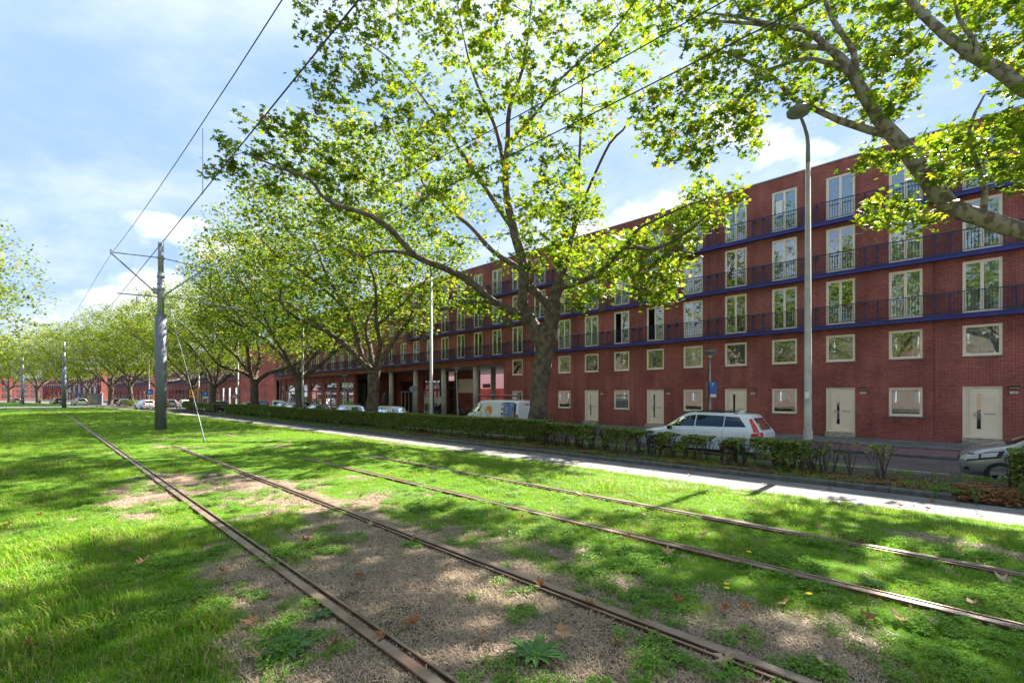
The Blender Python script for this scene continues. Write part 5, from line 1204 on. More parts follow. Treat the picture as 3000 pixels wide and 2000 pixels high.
# ================================================================== LAMPS AND SIGNS
def tall_lamp(x, s, lab):
    r_ = empty('street_lamp', (x, s, -.4)); tag(r_, lab, 'street lamp', 'tall concrete street lamps'); 
    def f(b): b.tube([(0, 0, -.1), (0, 0, 1.0), (0, 0, 1.05), (0, 0, 9.2)], [.125, .125, .105, .065], 14)
    inst('mast', cached('tlm', lambda: (lambda b: (f(b), b.mesh('mast', MT['concrete'], True))[1])(MB())), r_)
    def f2(b): b.tube([(0, 0, 9.15), (0, 0, 9.75), (-.1, 0, 9.98), (-.45, 0, 10.12), (-.95, 0, 10.2)], [.06, .055, .05, .045, .04], 10)
    inst('lamp_arm', cached('tla', lambda: (lambda b: (f2(b), b.mesh('lamp_arm', MT['signgrey'], True))[1])(MB())), r_)
    def f3(b):
        c = Vector((-1.22, 0, 10.22)); n = 20
        for j, (r1, z1, r2, z2) in enumerate(((.02, .12, .2, .10), (.2, .10, .3, .02), (.3, .02, .29, -.05), (.29, -.05, .2, -.09), (.2, -.09, .02, -.1))):
            for k in range(n):
                a, a2 = 2*math.pi*k/n, 2*math.pi*(k+1)/n; b.quad(c+Vector((math.cos(a)*r1*1.15, math.sin(a)*r1, z1)), c+Vector((math.cos(a)*r2*1.15, math.sin(a)*r2, z2)), c+Vector((math.cos(a2)*r2*1.15, math.sin(a2)*r2, z2)), c+Vector((math.cos(a2)*r1*1.15, math.sin(a2)*r1, z1)), 0 if j < 3 else 1)
    inst('lamp_head', cached('tlh', lambda: (lambda b: (f3(b), b.mesh('lamp_head', [MT['signgrey'], MT['galv']], True))[1])(MB())), r_)
    return r_
tl = tall_lamp(16.3, 3.16, 'tall pale concrete street lamp with a round head, right of the white estate car')
b = MB(); b.box(-.128, -.1, -.05, .05, 2.0, 2.2); b.build('number_tag', MT['plate'], tl)
for i, lab in enumerate(('tall concrete street lamp rising left of the logo van', 'tall street lamp hidden behind the third trunk', 'tall street lamp behind the red warning triangle', 'tall street lamp near the side street corner', 'tall street lamp by the kiosk')):
    s_ = 22.5+19.3*i; tall_lamp(16.3 if i < 4 else 13, s_, lab)
def small_lamp(x, s, lab, lean=0.0):
    r_ = empty('park_lamp', (x, s, -.47)); tag(r_, lab, 'street lamp', 'low lamps along the pavement'); r_.rotation_euler = (lean, 0, 0)
    inst('post', cached('slp', lambda: (lambda b: (b.tube([(0, 0, -.1), (0, 0, 1.0), (0, 0, 1.05), (0, 0, 4.2)], [.075, .075, .055, .04], 12), b.mesh('post', MT['galv'], True))[1])(MB())), r_)
    def f(b):
        n = 20
        for j, (r1, z1, r2, z2) in enumerate(((.05, 4.15, .14, 4.3), (.14, 4.3, .36, 4.5), (.36, 4.5, .37, 4.54), (.37, 4.54, .02, 4.6))):
            for k in range(n): a, a2 = 2*math.pi*k/n, 2*math.pi*(k+1)/n; b.quad((math.cos(a)*r1, math.sin(a)*r1, z1), (math.cos(a)*r2, math.sin(a)*r2, z2), (math.cos(a2)*r2, math.sin(a2)*r2, z2), (math.cos(a2)*r1, math.sin(a2)*r1, z1), 1 if j < 1 else 0)
    inst('lamp_shade', cached('sls', lambda: (lambda b: (f(b), b.mesh('lamp_shade', [MT['galv'], MT['lampglass']], True))[1])(MB())), r_); return r_
p1 = small_lamp(24.9, 9.3, 'low street lamp with a blue parking sign, behind the white estate car')
for i, lab in enumerate(('leaning low street lamp in front of the undercroft', 'low street lamp in front of the shop fronts', 'low street lamp at the left end of the near block', 'low street lamp past the side street')): small_lamp(24.9 if i < 3 else 24.5, 30.5+21*i if i < 3 else 112, lab, R(-3.2) if i == 0 else 0)
def panel(name, w, h, t, mt, parent, loc, rz=0, shape='rect'):
    b = MB()
    if shape == 'rect': b.box(-t/2, t/2, -w/2, w/2, -h/2, h/2)
    elif shape == 'disc':
        b.tube([(-t/2, 0, 0), (t/2, 0, 0)], w/2, 24)
    elif shape == 'tri': 
        P = [(0, -w/2, -h/2), (0, w/2, -h/2), (0, 0, h/2)]
        n = len(b.v); b.v += [(-t/2, p[1], p[2]) for p in P]+[(t/2, p[1], p[2]) for p in P]; b.f += [(n, n+1, n+2), (n+5, n+4, n+3), (n, n+3, n+4, n+1), (n+1, n+4, n+5, n+2), (n+2, n+5, n+3, n)]; b.m += [0]*5
    return b.build(name, mt, parent, loc=loc, rz=rz)
# parking sign hung on the first low lamp: a thing of its own
ps = empty('parking_sign', (24.83, 9.22, 2.0)); tag(ps, 'blue parking sign with white P on the low lamp post behind the estate car', 'sign')
panel('sign_plate', .34, .62, .02, MT['signblue'], ps, (-.06, -.12, .1), R(35)); o = inst('letter', text_mesh('P', .22, MT['signwhite'], .002), ps, (-.085, -.11, .27)); facing(o, (-math.cos(R(35)), -math.sin(R(35)), 0)); panel('sign_plate', .3, .16, .02, MT['signwhite'], ps, (-.06, -.12, -.32), R(35)); panel('sign_back', .36, .85, .02, MT['signgrey'], ps, (-.02, .24, 0), R(-60))
def sign(name, lab, x, s, hgt, fn, rz=None, z0=-.42, post=True):
    r_ = empty(name, (x, s, z0), rz if rz is not None else math.atan2(s, x)); tag(r_, lab, 'sign')
    if post: b = MB(); b.tube([(.03, 0, 0), (.03, 0, hgt+.1)], .03, 8); b.build('post', MT['galv'], r_)
    fn(r_, hgt); return r_
def at(u, X): return X, SX(u)*X
def f_tri(r_, h):
    panel('sign_plate', .95, .82, .02, MT['signred'], r_, (-.01, 0, h), shape='tri'); panel('sign_face', .66, .57, .02, MT['signwhite'], r_, (-.025, 0, h-.035), shape='tri')
    b = MB(); b.box(-.042, -.036, -.03, .03, -.2, .0); b.poly([(-.039, -.08, -.02), (-.039, .08, -.02), (-.039, 0, .13)]); b.build('arrow', MT['black'], r_, loc=(0, 0, h))
x, s = at(545, 16.2); sign('warning_sign', 'red and white warning triangle with black arrow in front of the brick gable', x-.25, s, 2.15, f_tri)
def f_P(r_, h): panel('sign_plate', .6, .6, .02, MT['signblue'], r_, (-.01, 0, h)); o = inst('letter', text_mesh('P', .42, MT['signwhite'], .003), r_, (-.03, 0, h)); o.rotation_euler = (R(90), 0, R(-90)); panel('sub_plate', .6, .2, .02, MT['signwhite'], r_, (-.01, 0, h-.45))
x, s = at(472, 14.6); sign('parking_sign', 'square blue parking sign right of the orange detour sign', x, s, 2.3, f_P)
def f_K(r_, h):
    panel('sign_plate', .75, .75, .02, MT['signblue'], r_, (-.01, 0, h)); b = MB(); b.box(-.03, -.022, .05, .13, -.28, .28); b.box(-.03, -.022, -.02, .05, .02, .1); b.box(-.03, -.022, -.22, -.02, -.12, -.04); b.build('symbol', MT['signwhite'], r_, loc=(0, 0, h)); panel('sub_plate', .6, .2, .02, MT['signwhite'], r_, (-.01, 0, h-.52))
x, s = at(344, 10.5); sign('route_sign', 'blue route sign above the white car on the crossing', x, s, 2.6, f_K)
def f_O(r_, h):
    panel('sign_plate', .95, 1.05, .03, MT['orange'], r_, (-.01, 0, h)); b = MB(); b.box(-.035, -.028, .2, .3, -.2, .2); b.box(-.035, -.028, -.3, -.2, -.32, .2)
    b.poly([(-.032, -.36, .18), (-.032, 0, .42), (-.032, .36, .18), (-.032, .3, .12), (-.032, 0, .32), (-.032, -.3, .12)]); b.box(-.035, -.028, -.12, .12, -.08, -.02); b.box(-.035, -.028, -.12, .12, -.26, -.2); b.build('symbol', MT['black'], r_, loc=(0, 0, h))
x, s = at(445, 13.6); sign('detour_sign', 'orange detour sign with black bent arrow in front of a dark trunk', x, s, 2.35, f_O)
def f_R(r_, h): panel('sign_back', .6, .6, .02, MT['signgrey'], r_, (-.01, 0, h), shape='disc'); b = MB(); b.tube([(-.03, math.cos(a)*.3, h+math.sin(a)*.3) for a in np.linspace(0, 6.283, 25)], .02, 4, 0, False); b.build('rim', MT['signblue'], r_)
x, s = at(948, 22.9); sign('round_sign', 'round blue-rimmed sign on a thin post before the colonnade', x, s, 2.75, f_R, z0=-.5)
def f_S(r_, h): panel('sign_plate', .5, .5, .02, MT['signblue'], r_, (-.01, 0, h)); panel('sub_plate', .35, .5, .02, MT['signwhite'], r_, (-.01, 0, h+.6))
x, s = at(160, 5.0); sign('tram_stop_sign', 'small blue and white sign behind the second tram pole', x, s, 2.6, f_S)
x, s = at(180, 6.6); sign('crossing_sign', 'small square blue crossing sign left of the kiosk', x, s, 2.3, lambda r_, h: panel('sign_plate', .7, .7, .02, MT['signblue'], r_, (-.01, 0, h)))
ss_ = empty('street_name_sign', (31.5, 107.44, 2.6)); tag(ss_, 'small blue street name plate on the pink gable wall', 'sign'); b = MB(); b.box(-.9, .0, -.03, 0, -.12, .12); b.build('sign_plate', MT['signblue'], ss_)
# kiosk with poster
x, s = at(211, 7.9); k_ = empty('advertising_kiosk', (x, s, -.42), R(78)); tag(k_, 'grey kiosk with a teal poster panel beside the pale estate car', 'kiosk')
b = MB(); b.box(-.1, 1.3, -1.7, .9, 0, 2.45); b.build('cabin', MT['steelgrey'], k_); b = MB(); b.box(-.25, 1.45, -1.8, 1.0, 2.45, 2.6); b.tube([(.5, -1.4, 2.6), (.5, -1.4, 3.0)], .12, 8); b.build('roof', MT['galv'], k_)
b = MB(); b.box(-.14, -.1, -1.0, .8, .35, 2.2); b.build('poster', pmat('poster_teal', (.05, .22, .26), .4, col2=(.5, .3, .16), vscale=1.4), k_)

# ================================================================== VEHICLES
from mathutils.bvhtree import BVHTree
def interp_st(st, n=44):
    st = np.array(st, float); x = st[:, 0]; t = np.linspace(0, len(st)-1, n); out = np.zeros((n, st.shape[1]))
    for j in range(st.shape[1]):
        P = np.concatenate([[st[0, j]], st[:, j], [st[-1, j]]])
        for i, tt in enumerate(t):
            k = min(int(tt), len(st)-2); f = tt-k; a, b_, c, d = P[k], P[k+1], P[k+2], P[k+3]; m0, m1 = (c-a)*.42, (d-b_)*.42; out[i, j] = (2*f**3-3*f*f+1)*b_+(f**3-2*f*f+f)*m0+(-2*f**3+3*f*f)*c+(f**3-f*f)*m1
    return out
def body_mesh(st, n=44, crown=.045):
    S = interp_st(st, n); b = MB(); rings = []
    for (x, zl, zb, zt, wb, wt) in S:
        h = zt-zb
        half = [(0, zl), (wb*.72, zl), (wb*.93, zl+.05), (wb*.985, zl+.16), (wb*1.0, zl+(zb-zl)*.5), (wb*1.0, zl+(zb-zl)*.72), (wb*.965, zb-.015), (wb*.945+(wt-wb*.945)*.1, zb+h*.06), (wb*.945+(wt-wb*.945)*.55, zb+h*.5), (wt, zb+h*.86), (wt*.93, zb+h*.97), (wt*.6, zt+crown*.55), (0, zt+crown)]
        ring = [(x, y, z) for y, z in half]+[(x, -y, z) for y, z in half[-2:0:-1]]; rings.append(ring)
    m = len(rings[0])
    for r in rings: b.v += r
    for i in range(len(rings)-1):
        for k in range(m): k2 = (k+1) % m; b.f.append((i*m+k, i*m+k2, (i+1)*m+k2, (i+1)*m+k)); b.m.append(0)
    b.f.append(tuple(range(m))[::-1]); b.m.append(0); o = (len(rings)-1)*m; b.f.append(tuple(o+k for k in range(m))); b.m.append(0)
    for f in (0,): pass
    return b
DIRS = {'L': (Vector((0, -1, 0)), lambda a, c: Vector((a, 3, c))), 'R': (Vector((0, 1, 0)), lambda a, c: Vector((a, -3, c))), 'F': (Vector((-1, 0, 0)), lambda a, c: Vector((5, a, c))), 'B': (Vector((1, 0, 0)), lambda a, c: Vector((-5, a, c))), 'T': (Vector((0, 0, -1)), lambda a, c: Vector((a, c, 4)))}
def patch(bvh, quad, side, offm=.006, n=8, m=5, b=None, mi=0):
    """four corners in the projection plane of one side, laid on the body"""
    d, st = DIRS[side]; b = b or MB(); G = []
    for i in range(n+1):
        row = []
        for j in range(m+1):
            s, t = i/n, j/m; q = [quad[k] for k in range(4)]
            a = (q[0][0]*(1-s)+q[1][0]*s)*(1-t)+(q[3][0]*(1-s)+q[2][0]*s)*t; c = (q[0][1]*(1-s)+q[1][1]*s)*(1-t)+(q[3][1]*(1-s)+q[2][1]*s)*t
            hit, nr, _, _ = bvh.ray_cast(st(a, c), d)
            if hit is None: row.append(None); continue
            if nr.dot(d) > 0: nr = -nr
            row.append(hit+nr*offm)
        G.append(row)
    for i in range(n):
        for j in range(m):
            P = (G[i][j], G[i+1][j], G[i+1][j+1], G[i][j+1])
            if all(p is not None for p in P): b.quad(*P, mi)
    return b
def wheel_mesh(r, w=.2, spokes=5, rim=.66):
    def tyre():
        b = MB(); n = 28; pr = [(r*rim, -w/2), (r*.93, -w/2), (r, -w*.32), (r, w*.32), (r*.93, w/2), (r*rim, w/2), (r*rim*.97, w*.1)]
        for k in range(n):
            a, a2 = 2*math.pi*k/n, 2*math.pi*(k+1)/n
            for (r1, y1), (r2, y2) in zip(pr[:-1], pr[1:]): b.quad((math.cos(a)*r1, y1, math.sin(a)*r1), (math.cos(a2)*r1, y1, math.sin(a2)*r1), (math.cos(a2)*r2, y2, math.sin(a2)*r2), (math.cos(a)*r2, y2, math.sin(a)*r2))
        b.poly([(math.cos(2*math.pi*k/n)*r*rim*.98, w*.08, math.sin(2*math.pi*k/n)*r*rim*.98) for k in range(n)]); return b.mesh('tyre', MT['rubber'], True)
    def rimf():
        b = MB(); n = 28; R1, R2 = r*rim, r*rim*.93; y = w*.46
        for k in range(n):
            a, a2 = 2*math.pi*k/n, 2*math.pi*(k+1)/n; c = lambda q, aa, yy: (math.cos(aa)*q, yy, math.sin(aa)*q)
            b.quad(c(R1, a, y), c(R1, a2, y), c(R2, a2, y), c(R2, a, y)); b.quad(c(R2, a, y), c(R2, a2, y), c(R2*.97, a2, w*.1), c(R2*.97, a, w*.1))
        for k in range(spokes):
            for dd in (-.13, .13):
                a = 2*math.pi*k/spokes; c, s_ = math.cos(a+dd), math.sin(a+dd); c0, s0 = math.cos(a+dd*.4), math.sin(a+dd*.4); px, pz = -s_*.018, c*.018
                b.quad((c0*r*.1-px, y*.82, s0*r*.1-pz), (c*R2-px, y*.98, s_*R2-pz), (c*R2+px, y*.98, s_*R2+pz), (c0*r*.1+px, y*.82, s0*r*.1+pz)); b.quad((c0*r*.1+px, y*.82, s0*r*.1+pz), (c*R2+px, y*.98, s_*R2+pz), (c*R2+px, y*.6, s_*R2+pz), (c0*r*.1+px, y*.5, s0*r*.1+pz))
        b.tube([(0, y*.5, 0), (0, y*.9, 0)], r*.13, 12); return b.mesh('rim', MT['chrome'])
    return cached(('tyre', r, w), tyre), cached(('rim', r, w, spokes), rimf)
def make_car(lab, cat, loc, heading, st, paint, wheels, wr, glass, lamps, extra=None, arches='disc', roofrail=False, grp=None, name='parked_car', ww=None):
    root = empty(name, loc, heading); tag(root, lab, cat, grp); b = body_mesh(st); me = b.mesh('body', paint, True)
    bv = BVHTree.FromPolygons([Vector(v) for v in b.v], b.f); W2 = max(s_[4] for s_ in st)
    body = inst('body', me, root)
    if arches == 'bool':
        c = MB(); 
        for wx in wheels: c.tube([(wx, -W2-.2, wr), (wx, -W2+.32, wr)], wr+.06, 32); c.tube([(wx, W2-.32, wr), (wx, W2+.2, wr)], wr+.06, 32)
        co = c.build('cutter', MT['black']); md = body.modifiers.new('a', 'BOOLEAN'); md.operation = 'DIFFERENCE'; md.object = co; md.solver = 'EXACT'; md.material_mode = 'TRANSFER'
        bpy.context.view_layer.update(); dg = bpy.context.evaluated_depsgraph_get(); m2 = bpy.data.meshes.new_from_object(body.evaluated_get(dg)); body.modifiers.clear(); body.data = m2; bpy.data.objects.remove(co)
    else:
        a = MB()
        for wx in wheels:
            for sg in 'LR':
                y = 1 if sg == 'L' else -1
                P = []
                for k in range(25):
                    an = math.pi*k/24*1.16-math.pi*.08; hx, hz = wx+math.cos(an)*(wr+.055), wr+math.sin(an)*(wr+.055); hit = bv.ray_cast(DIRS[sg][1](hx, max(hz, .2)), DIRS[sg][0])[0]; P.append(Vector((hx, (hit.y if hit else y*W2*.97)+y*.004, hz)))
                c_ = Vector((wx, y*(W2+.001), wr))
                for k in range(24): a.poly([c_, P[k], P[k+1]] if y > 0 else [c_, P[k+1], P[k]])
        a.build('wheel_arch', MT['black'], root)
    ty, rm = wheel_mesh(wr, .21)
    for wx in wheels:
        for sg in (1, -1):
            w_ = empty('wheel', (wx, sg*(W2-(.10 if arches == 'bool' else .085)), wr), 0 if sg > 0 else math.pi); w_.parent = root; inst('tyre', ty, w_); inst('rim', rm, w_)
    for q, side in glass:
        nm = {'L': 'side_window', 'R': 'side_window', 'F': 'windscreen', 'B': 'rear_window', 'T': 'windscreen'}[side]
        patch(bv, q, side).build(nm, MT['carglass'], root, smooth=True)
    for q, side, mt, nm, *of_ in lamps: patch(bv, q, side, of_[0] if of_ else .009).build(nm, MT[mt] if isinstance(mt, str) else mt, root, smooth=True)
    if extra: extra(root, bv)
    return root
def mir(q): return [(-a, c) for a, c in q]
def both(q): return [(q, 'L'), (q, 'R')]
def car_spec(kind):
    if kind == 'estate':
        L2 = 2.35
        st = [(-2.36,.50,.80,.92,.74,.60),(-2.33,.36,.94,1.02,.87,.70),(-2.26,.27,1.02,1.10,.93,.74),(-2.12,.25,1.06,1.30,.945,.70),(-1.93,.25,1.14,1.56,.95,.66),(-1.80,.25,1.14,1.60,.95,.66),(-1.0,.24,1.12,1.65,.955,.67),(-.1,.24,1.11,1.66,.955,.67),(.35,.24,1.09,1.61,.955,.66),(.75,.24,1.06,1.38,.955,.68),(1.18,.24,.98,1.08,.95,.74),(1.5,.25,.95,1.03,.94,.76),(1.95,.27,.86,.94,.91,.72),(2.24,.34,.74,.83,.82,.62),(2.35,.44,.62,.70,.66,.5)]
        glass = both([(-1.85,1.20),(-1.12,1.18),(-1.12,1.55),(-1.58,1.53)])+both([(-1.09,1.18),(-.10,1.17),(-.10,1.58),(-1.09,1.56)])+both([(-.06,1.17),(1.0,1.13),(.44,1.50),(-.06,1.58)])+[([(-.58,1.10),(.58,1.10),(.50,1.50),(-.50,1.50)],'B'),([(.42,-.55),(1.12,-.62),(1.12,.62),(.42,.55)],'T')]
        lamps = [([(-.90,.72),(-.70,.72),(-.70,1.04),(-.88,1.04)],'B','redlamp','tail_lamp'),([(.90,.72),(.70,.72),(.70,1.04),(.88,1.04)],'B','redlamp','tail_lamp'),([(-2.30,.76),(-2.02,.80),(-2.04,.99),(-2.26,1.02)],'L','redlamp','tail_lamp'),([(-2.28,1.02),(-2.10,1.04),(-1.90,1.46),(-1.96,1.50)],'L','redlamp','tail_lamp'),([(-.26,.80),(.26,.80),(.26,.92),(-.26,.92)],'B','plate','number_plate'),([(1.85,.70),(2.2,.66),(2.2,.80),(1.9,.86)],'L','headlamp','headlight'),([(-.85,.62),(-.5,.62),(-.5,.74),(-.85,.76)],'F','headlamp','headlight'),([(.85,.62),(.5,.62),(.5,.74),(.85,.76)],'F','headlamp','headlight'),([(-2.2,.26),(2.2,.26),(2.2,.36),(-2.2,.36)],'L','black','sill_trim')]
        return dict(st=st, wheels=(-1.42, 1.44), wr=.355, glass=glass, lamps=lamps)
    if kind == 'hatch':
        st = [(-1.98,.48,.78,.90,.72,.58),(-1.95,.34,.92,1.0,.82,.64),(-1.88,.26,.98,1.12,.85,.64),(-1.74,.24,1.0,1.36,.86,.60),(-1.60,.24,1.0,1.46,.865,.59),(-.8,.22,.97,1.50,.87,.60),(0,.22,.95,1.50,.87,.60),(.4,.22,.94,1.42,.87,.60),(.8,.22,.93,1.20,.87,.63),(1.12,.22,.92,1.0,.865,.68),(1.45,.24,.86,.93,.85,.66),(1.75,.28,.76,.84,.8,.6),(1.92,.36,.64,.72,.68,.5),(1.97,.44,.56,.62,.55,.4)]
        glass = both([(-1.55,1.06),(-.85,1.04),(-.85,1.38),(-1.42,1.34)])+both([(-.80,1.04),(-.05,1.02),(-.05,1.41),(-.80,1.40)])+both([(.02,1.02),(.85,1.0),(.42,1.34),(.02,1.41)])+[([(-.52,1.04),(.52,1.04),(.46,1.36),(-.46,1.36)],'B'),([(.42,-.5),(1.06,-.56),(1.06,.56),(.42,.5)],'T')]
        lamps = [([(-.80,.74),(-.62,.74),(-.56,1.14),(-.68,1.16)],'B','redlamp','tail_lamp'),([(.80,.74),(.62,.74),(.56,1.14),(.68,1.16)],'B','redlamp','tail_lamp'),([(-1.92,.76),(-1.74,.80),(-1.68,1.12),(-1.78,1.14)],'L','redlamp','tail_lamp'),([(-.26,.62),(.26,.62),(.26,.73),(-.26,.73)],'B','plate','number_plate'),([(1.5,.66),(1.84,.62),(1.84,.72),(1.5,.80)],'L','headlamp','headlight'),([(-.72,.58),(-.42,.58),(-.42,.7),(-.72,.72)],'F','headlamp','headlight'),([(.72,.58),(.42,.58),(.42,.7),(.72,.72)],'F','headlamp','headlight')]
        return dict(st=st, wheels=(-1.2, 1.24), wr=.31, glass=glass, lamps=lamps)
    if kind == 'mpv':     # the silver hatchback: short sloping bonnet, high nose
        st = [(-2.03,.48,.80,.92,.72,.58),(-2.0,.30,.95,1.05,.82,.64),(-1.9,.24,1.0,1.2,.84,.62),(-1.7,.24,1.0,1.48,.85,.59),(-.8,.22,.98,1.55,.855,.6),(0,.22,.96,1.54,.855,.6),(.35,.22,.95,1.46,.855,.6),(.75,.22,.94,1.26,.855,.62),(1.12,.22,.94,1.05,.855,.66),(1.42,.22,.90,.98,.85,.66),(1.72,.22,.80,.89,.83,.62),(1.93,.23,.70,.79,.75,.56),(2.03,.27,.60,.69,.64,.48),(2.07,.36,.52,.58,.52,.38)]
        glass = both([(-1.55,1.06),(-.85,1.04),(-.85,1.42),(-1.42,1.38)])+both([(-.80,1.04),(-.05,1.02),(-.05,1.45),(-.80,1.44)])+both([(.02,1.02),(.95,1.02),(.46,1.36),(.02,1.45)])+[([(.36,-.5),(1.08,-.57),(1.08,.57),(.36,.5)],'T')]
        lamps = [([(1.30,.72),(1.99,.56),(1.97,.76),(1.24,.90)],'L','black','headlight_housing',.004),([(1.38,.75),(1.66,.69),(1.64,.80),(1.34,.86)],'L','headlamp','headlight'),([(1.70,.67),(1.93,.62),(1.91,.73),(1.69,.78)],'L','headlamp','headlight'),([(1.42,.74),(1.92,.64),(1.90,.74),(1.38,.84)],'R','headlamp','headlight'),([(-.76,.60),(-.5,.60),(-.5,.70),(-.70,.74)],'F','headlamp','headlight'),([(.76,.60),(.5,.60),(.5,.70),(.70,.74)],'F','headlamp','headlight'),([(-.48,.56),(.48,.56),(.4,.67),(-.4,.67)],'F','black','grille'),([(-.26,.42),(.26,.42),(.26,.52),(-.26,.52)],'F','plate','number_plate'),([(1.86,.36),(1.97,.36),(1.97,.41),(1.88,.44)],'L','black','fog_lamp'),([(.99,.9),(1.01,.9),(1.01,.3),(.99,.3)],'L','black','panel_gap'),([(1.06,-.55),(1.2,-.52),(1.2,.52),(1.06,.55)],'T','black','cowl')]
        return dict(st=st, wheels=(-1.28, 1.3), wr=.31, glass=glass, lamps=lamps)
    if kind == 'van':
        st = [(-2.6,.45,.9,1.6,.80,.70),(-2.58,.36,1.15,1.86,.90,.76),(-2.50,.30,1.2,1.92,.95,.80),(-2.3,.28,1.2,1.95,.965,.82),(-1,.26,1.2,1.97,.97,.83),(.6,.26,1.2,1.97,.97,.83),(1.0,.26,1.18,1.93,.97,.80),(1.35,.26,1.15,1.72,.97,.76),(1.75,.26,1.12,1.38,.96,.76),(2.05,.27,1.06,1.16,.93,.76),(2.3,.3,.92,1.02,.88,.7),(2.5,.38,.74,.84,.76,.6),(2.56,.46,.6,.7,.66,.5)]
        glass = both([(.72,1.24),(1.82,1.2),(1.30,1.66),(.78,1.72)])+[([(1.3,-.66),(2.0,-.68),(2.0,.68),(1.3,.66)],'T')]
        lamps = [([(-.92,.72),(-.80,.72),(-.80,1.12),(-.92,1.12)],'B','redlamp','tail_lamp'),([(.92,.72),(.80,.72),(.80,1.12),(.92,1.12)],'B','redlamp','tail_lamp'),([(-2.55,.72),(-2.44,.72),(-2.44,1.12),(-2.55,1.12)],'L','redlamp','tail_lamp'),([(-2.50,.82),(-2.32,.82),(-2.30,1.78),(-2.47,1.78)],'L','black','rear_pillar'),([(.22,1.68),(-.22,1.68),(-.22,1.76),(.22,1.76)],'B','redlamp','brake_light'),([(.70,1.20),(.74,1.20),(.74,.4),(.70,.4)],'L','black','door_gap'),([(2.1,.78),(2.45,.7),(2.44,.86),(2.15,.98)],'L','headlamp','headlight')]
        return dict(st=st, wheels=(-1.6, 1.5), wr=.33, glass=glass, lamps=lamps)
EST, HAT, MPV, VAN = car_spec('estate'), car_spec('hatch'), car_spec('mpv'), car_spec('van')
ZR = -.605
def mirror_part(root, x, y, z, mt='black'):
    for sg in (1, -1):
        b = MB(); c = Vector((x, sg*y, z)); b.tube([c, c+Vector((0, sg*.12, .02))], .02, 6); n = 10
        for i in range(4):
            for k in range(n): pass
        P = [c+Vector((dx, sg*(.1+.17*t), dz)) for dx, dz in ((.07, -.03), (.07, .09), (-.05, .11), (-.06, -.04)) for t in (0,)]
        Q = [p+Vector((-.0, sg*.16, -.01)) for p in P]
        b.poly(P); b.poly(Q[::-1])
        for k in range(4): b.quad(P[k], P[(k+1) % 4], Q[(k+1) % 4], Q[k])
        b.build('wing_mirror', MT[mt], root)
def x_est(root, bv):
    mirror_part(root, .78, .93, 1.07)
    for sg in (1, -1):
        b = MB(); b.tube([(-1.5, sg*.60, 1.64), (-1.35, sg*.61, 1.70), (.1, sg*.61, 1.715), (.32, sg*.60, 1.66)], .018, 6); b.build('roof_rail', MT['black'], root)
    for xx in (-.62, .34): patch(bv, [(xx, .96), (xx+.2, .96), (xx+.2, .985), (xx, .985)], 'L', .018).build('door_handle', MT['chrome'], root)
    patch(bv, [(-.085, .3), (-.075, .3), (-.075, 1.06), (-.085, 1.06)], 'L', .003).build('door_gap', MT['black'], root); patch(bv, [(-1.09, .5), (-1.08, .5), (-1.08, 1.06), (-1.09, 1.06)], 'L', .003).build('door_gap', MT['black'], root)
    b = MB(); b.box(-1.55, -1.38, -.02, .02, 1.68, 1.74); b.build('antenna_fin', MT['white'], root)
    patch(bv, [(.0, -.5), (.0, .5), (-1.0, .5), (-1.0, -.5)], 'T', .004).build('glass_roof', MT['carglass'], root)
    patch(bv, [(-.75, .42), (.75, .42), (.75, .47), (-.75, .47)], 'B', .008).build('bumper_trim', MT['black'], root)
make_car('white estate car with tall red tail lamps parked behind the thinning hedge', 'car', (17.75, 6.95, ZR), R(90), paint=MT['white'], extra=x_est, **EST)
def x_mpv(root, bv): mirror_part(root, .72, .84, 1.06, 'silver')
make_car('silver hatchback nosing in at the right edge, partly behind the green bush', 'car', (17.68, -2.2, ZR), R(90), paint=MT['silver'], extra=x_mpv, arches='bool', **MPV)
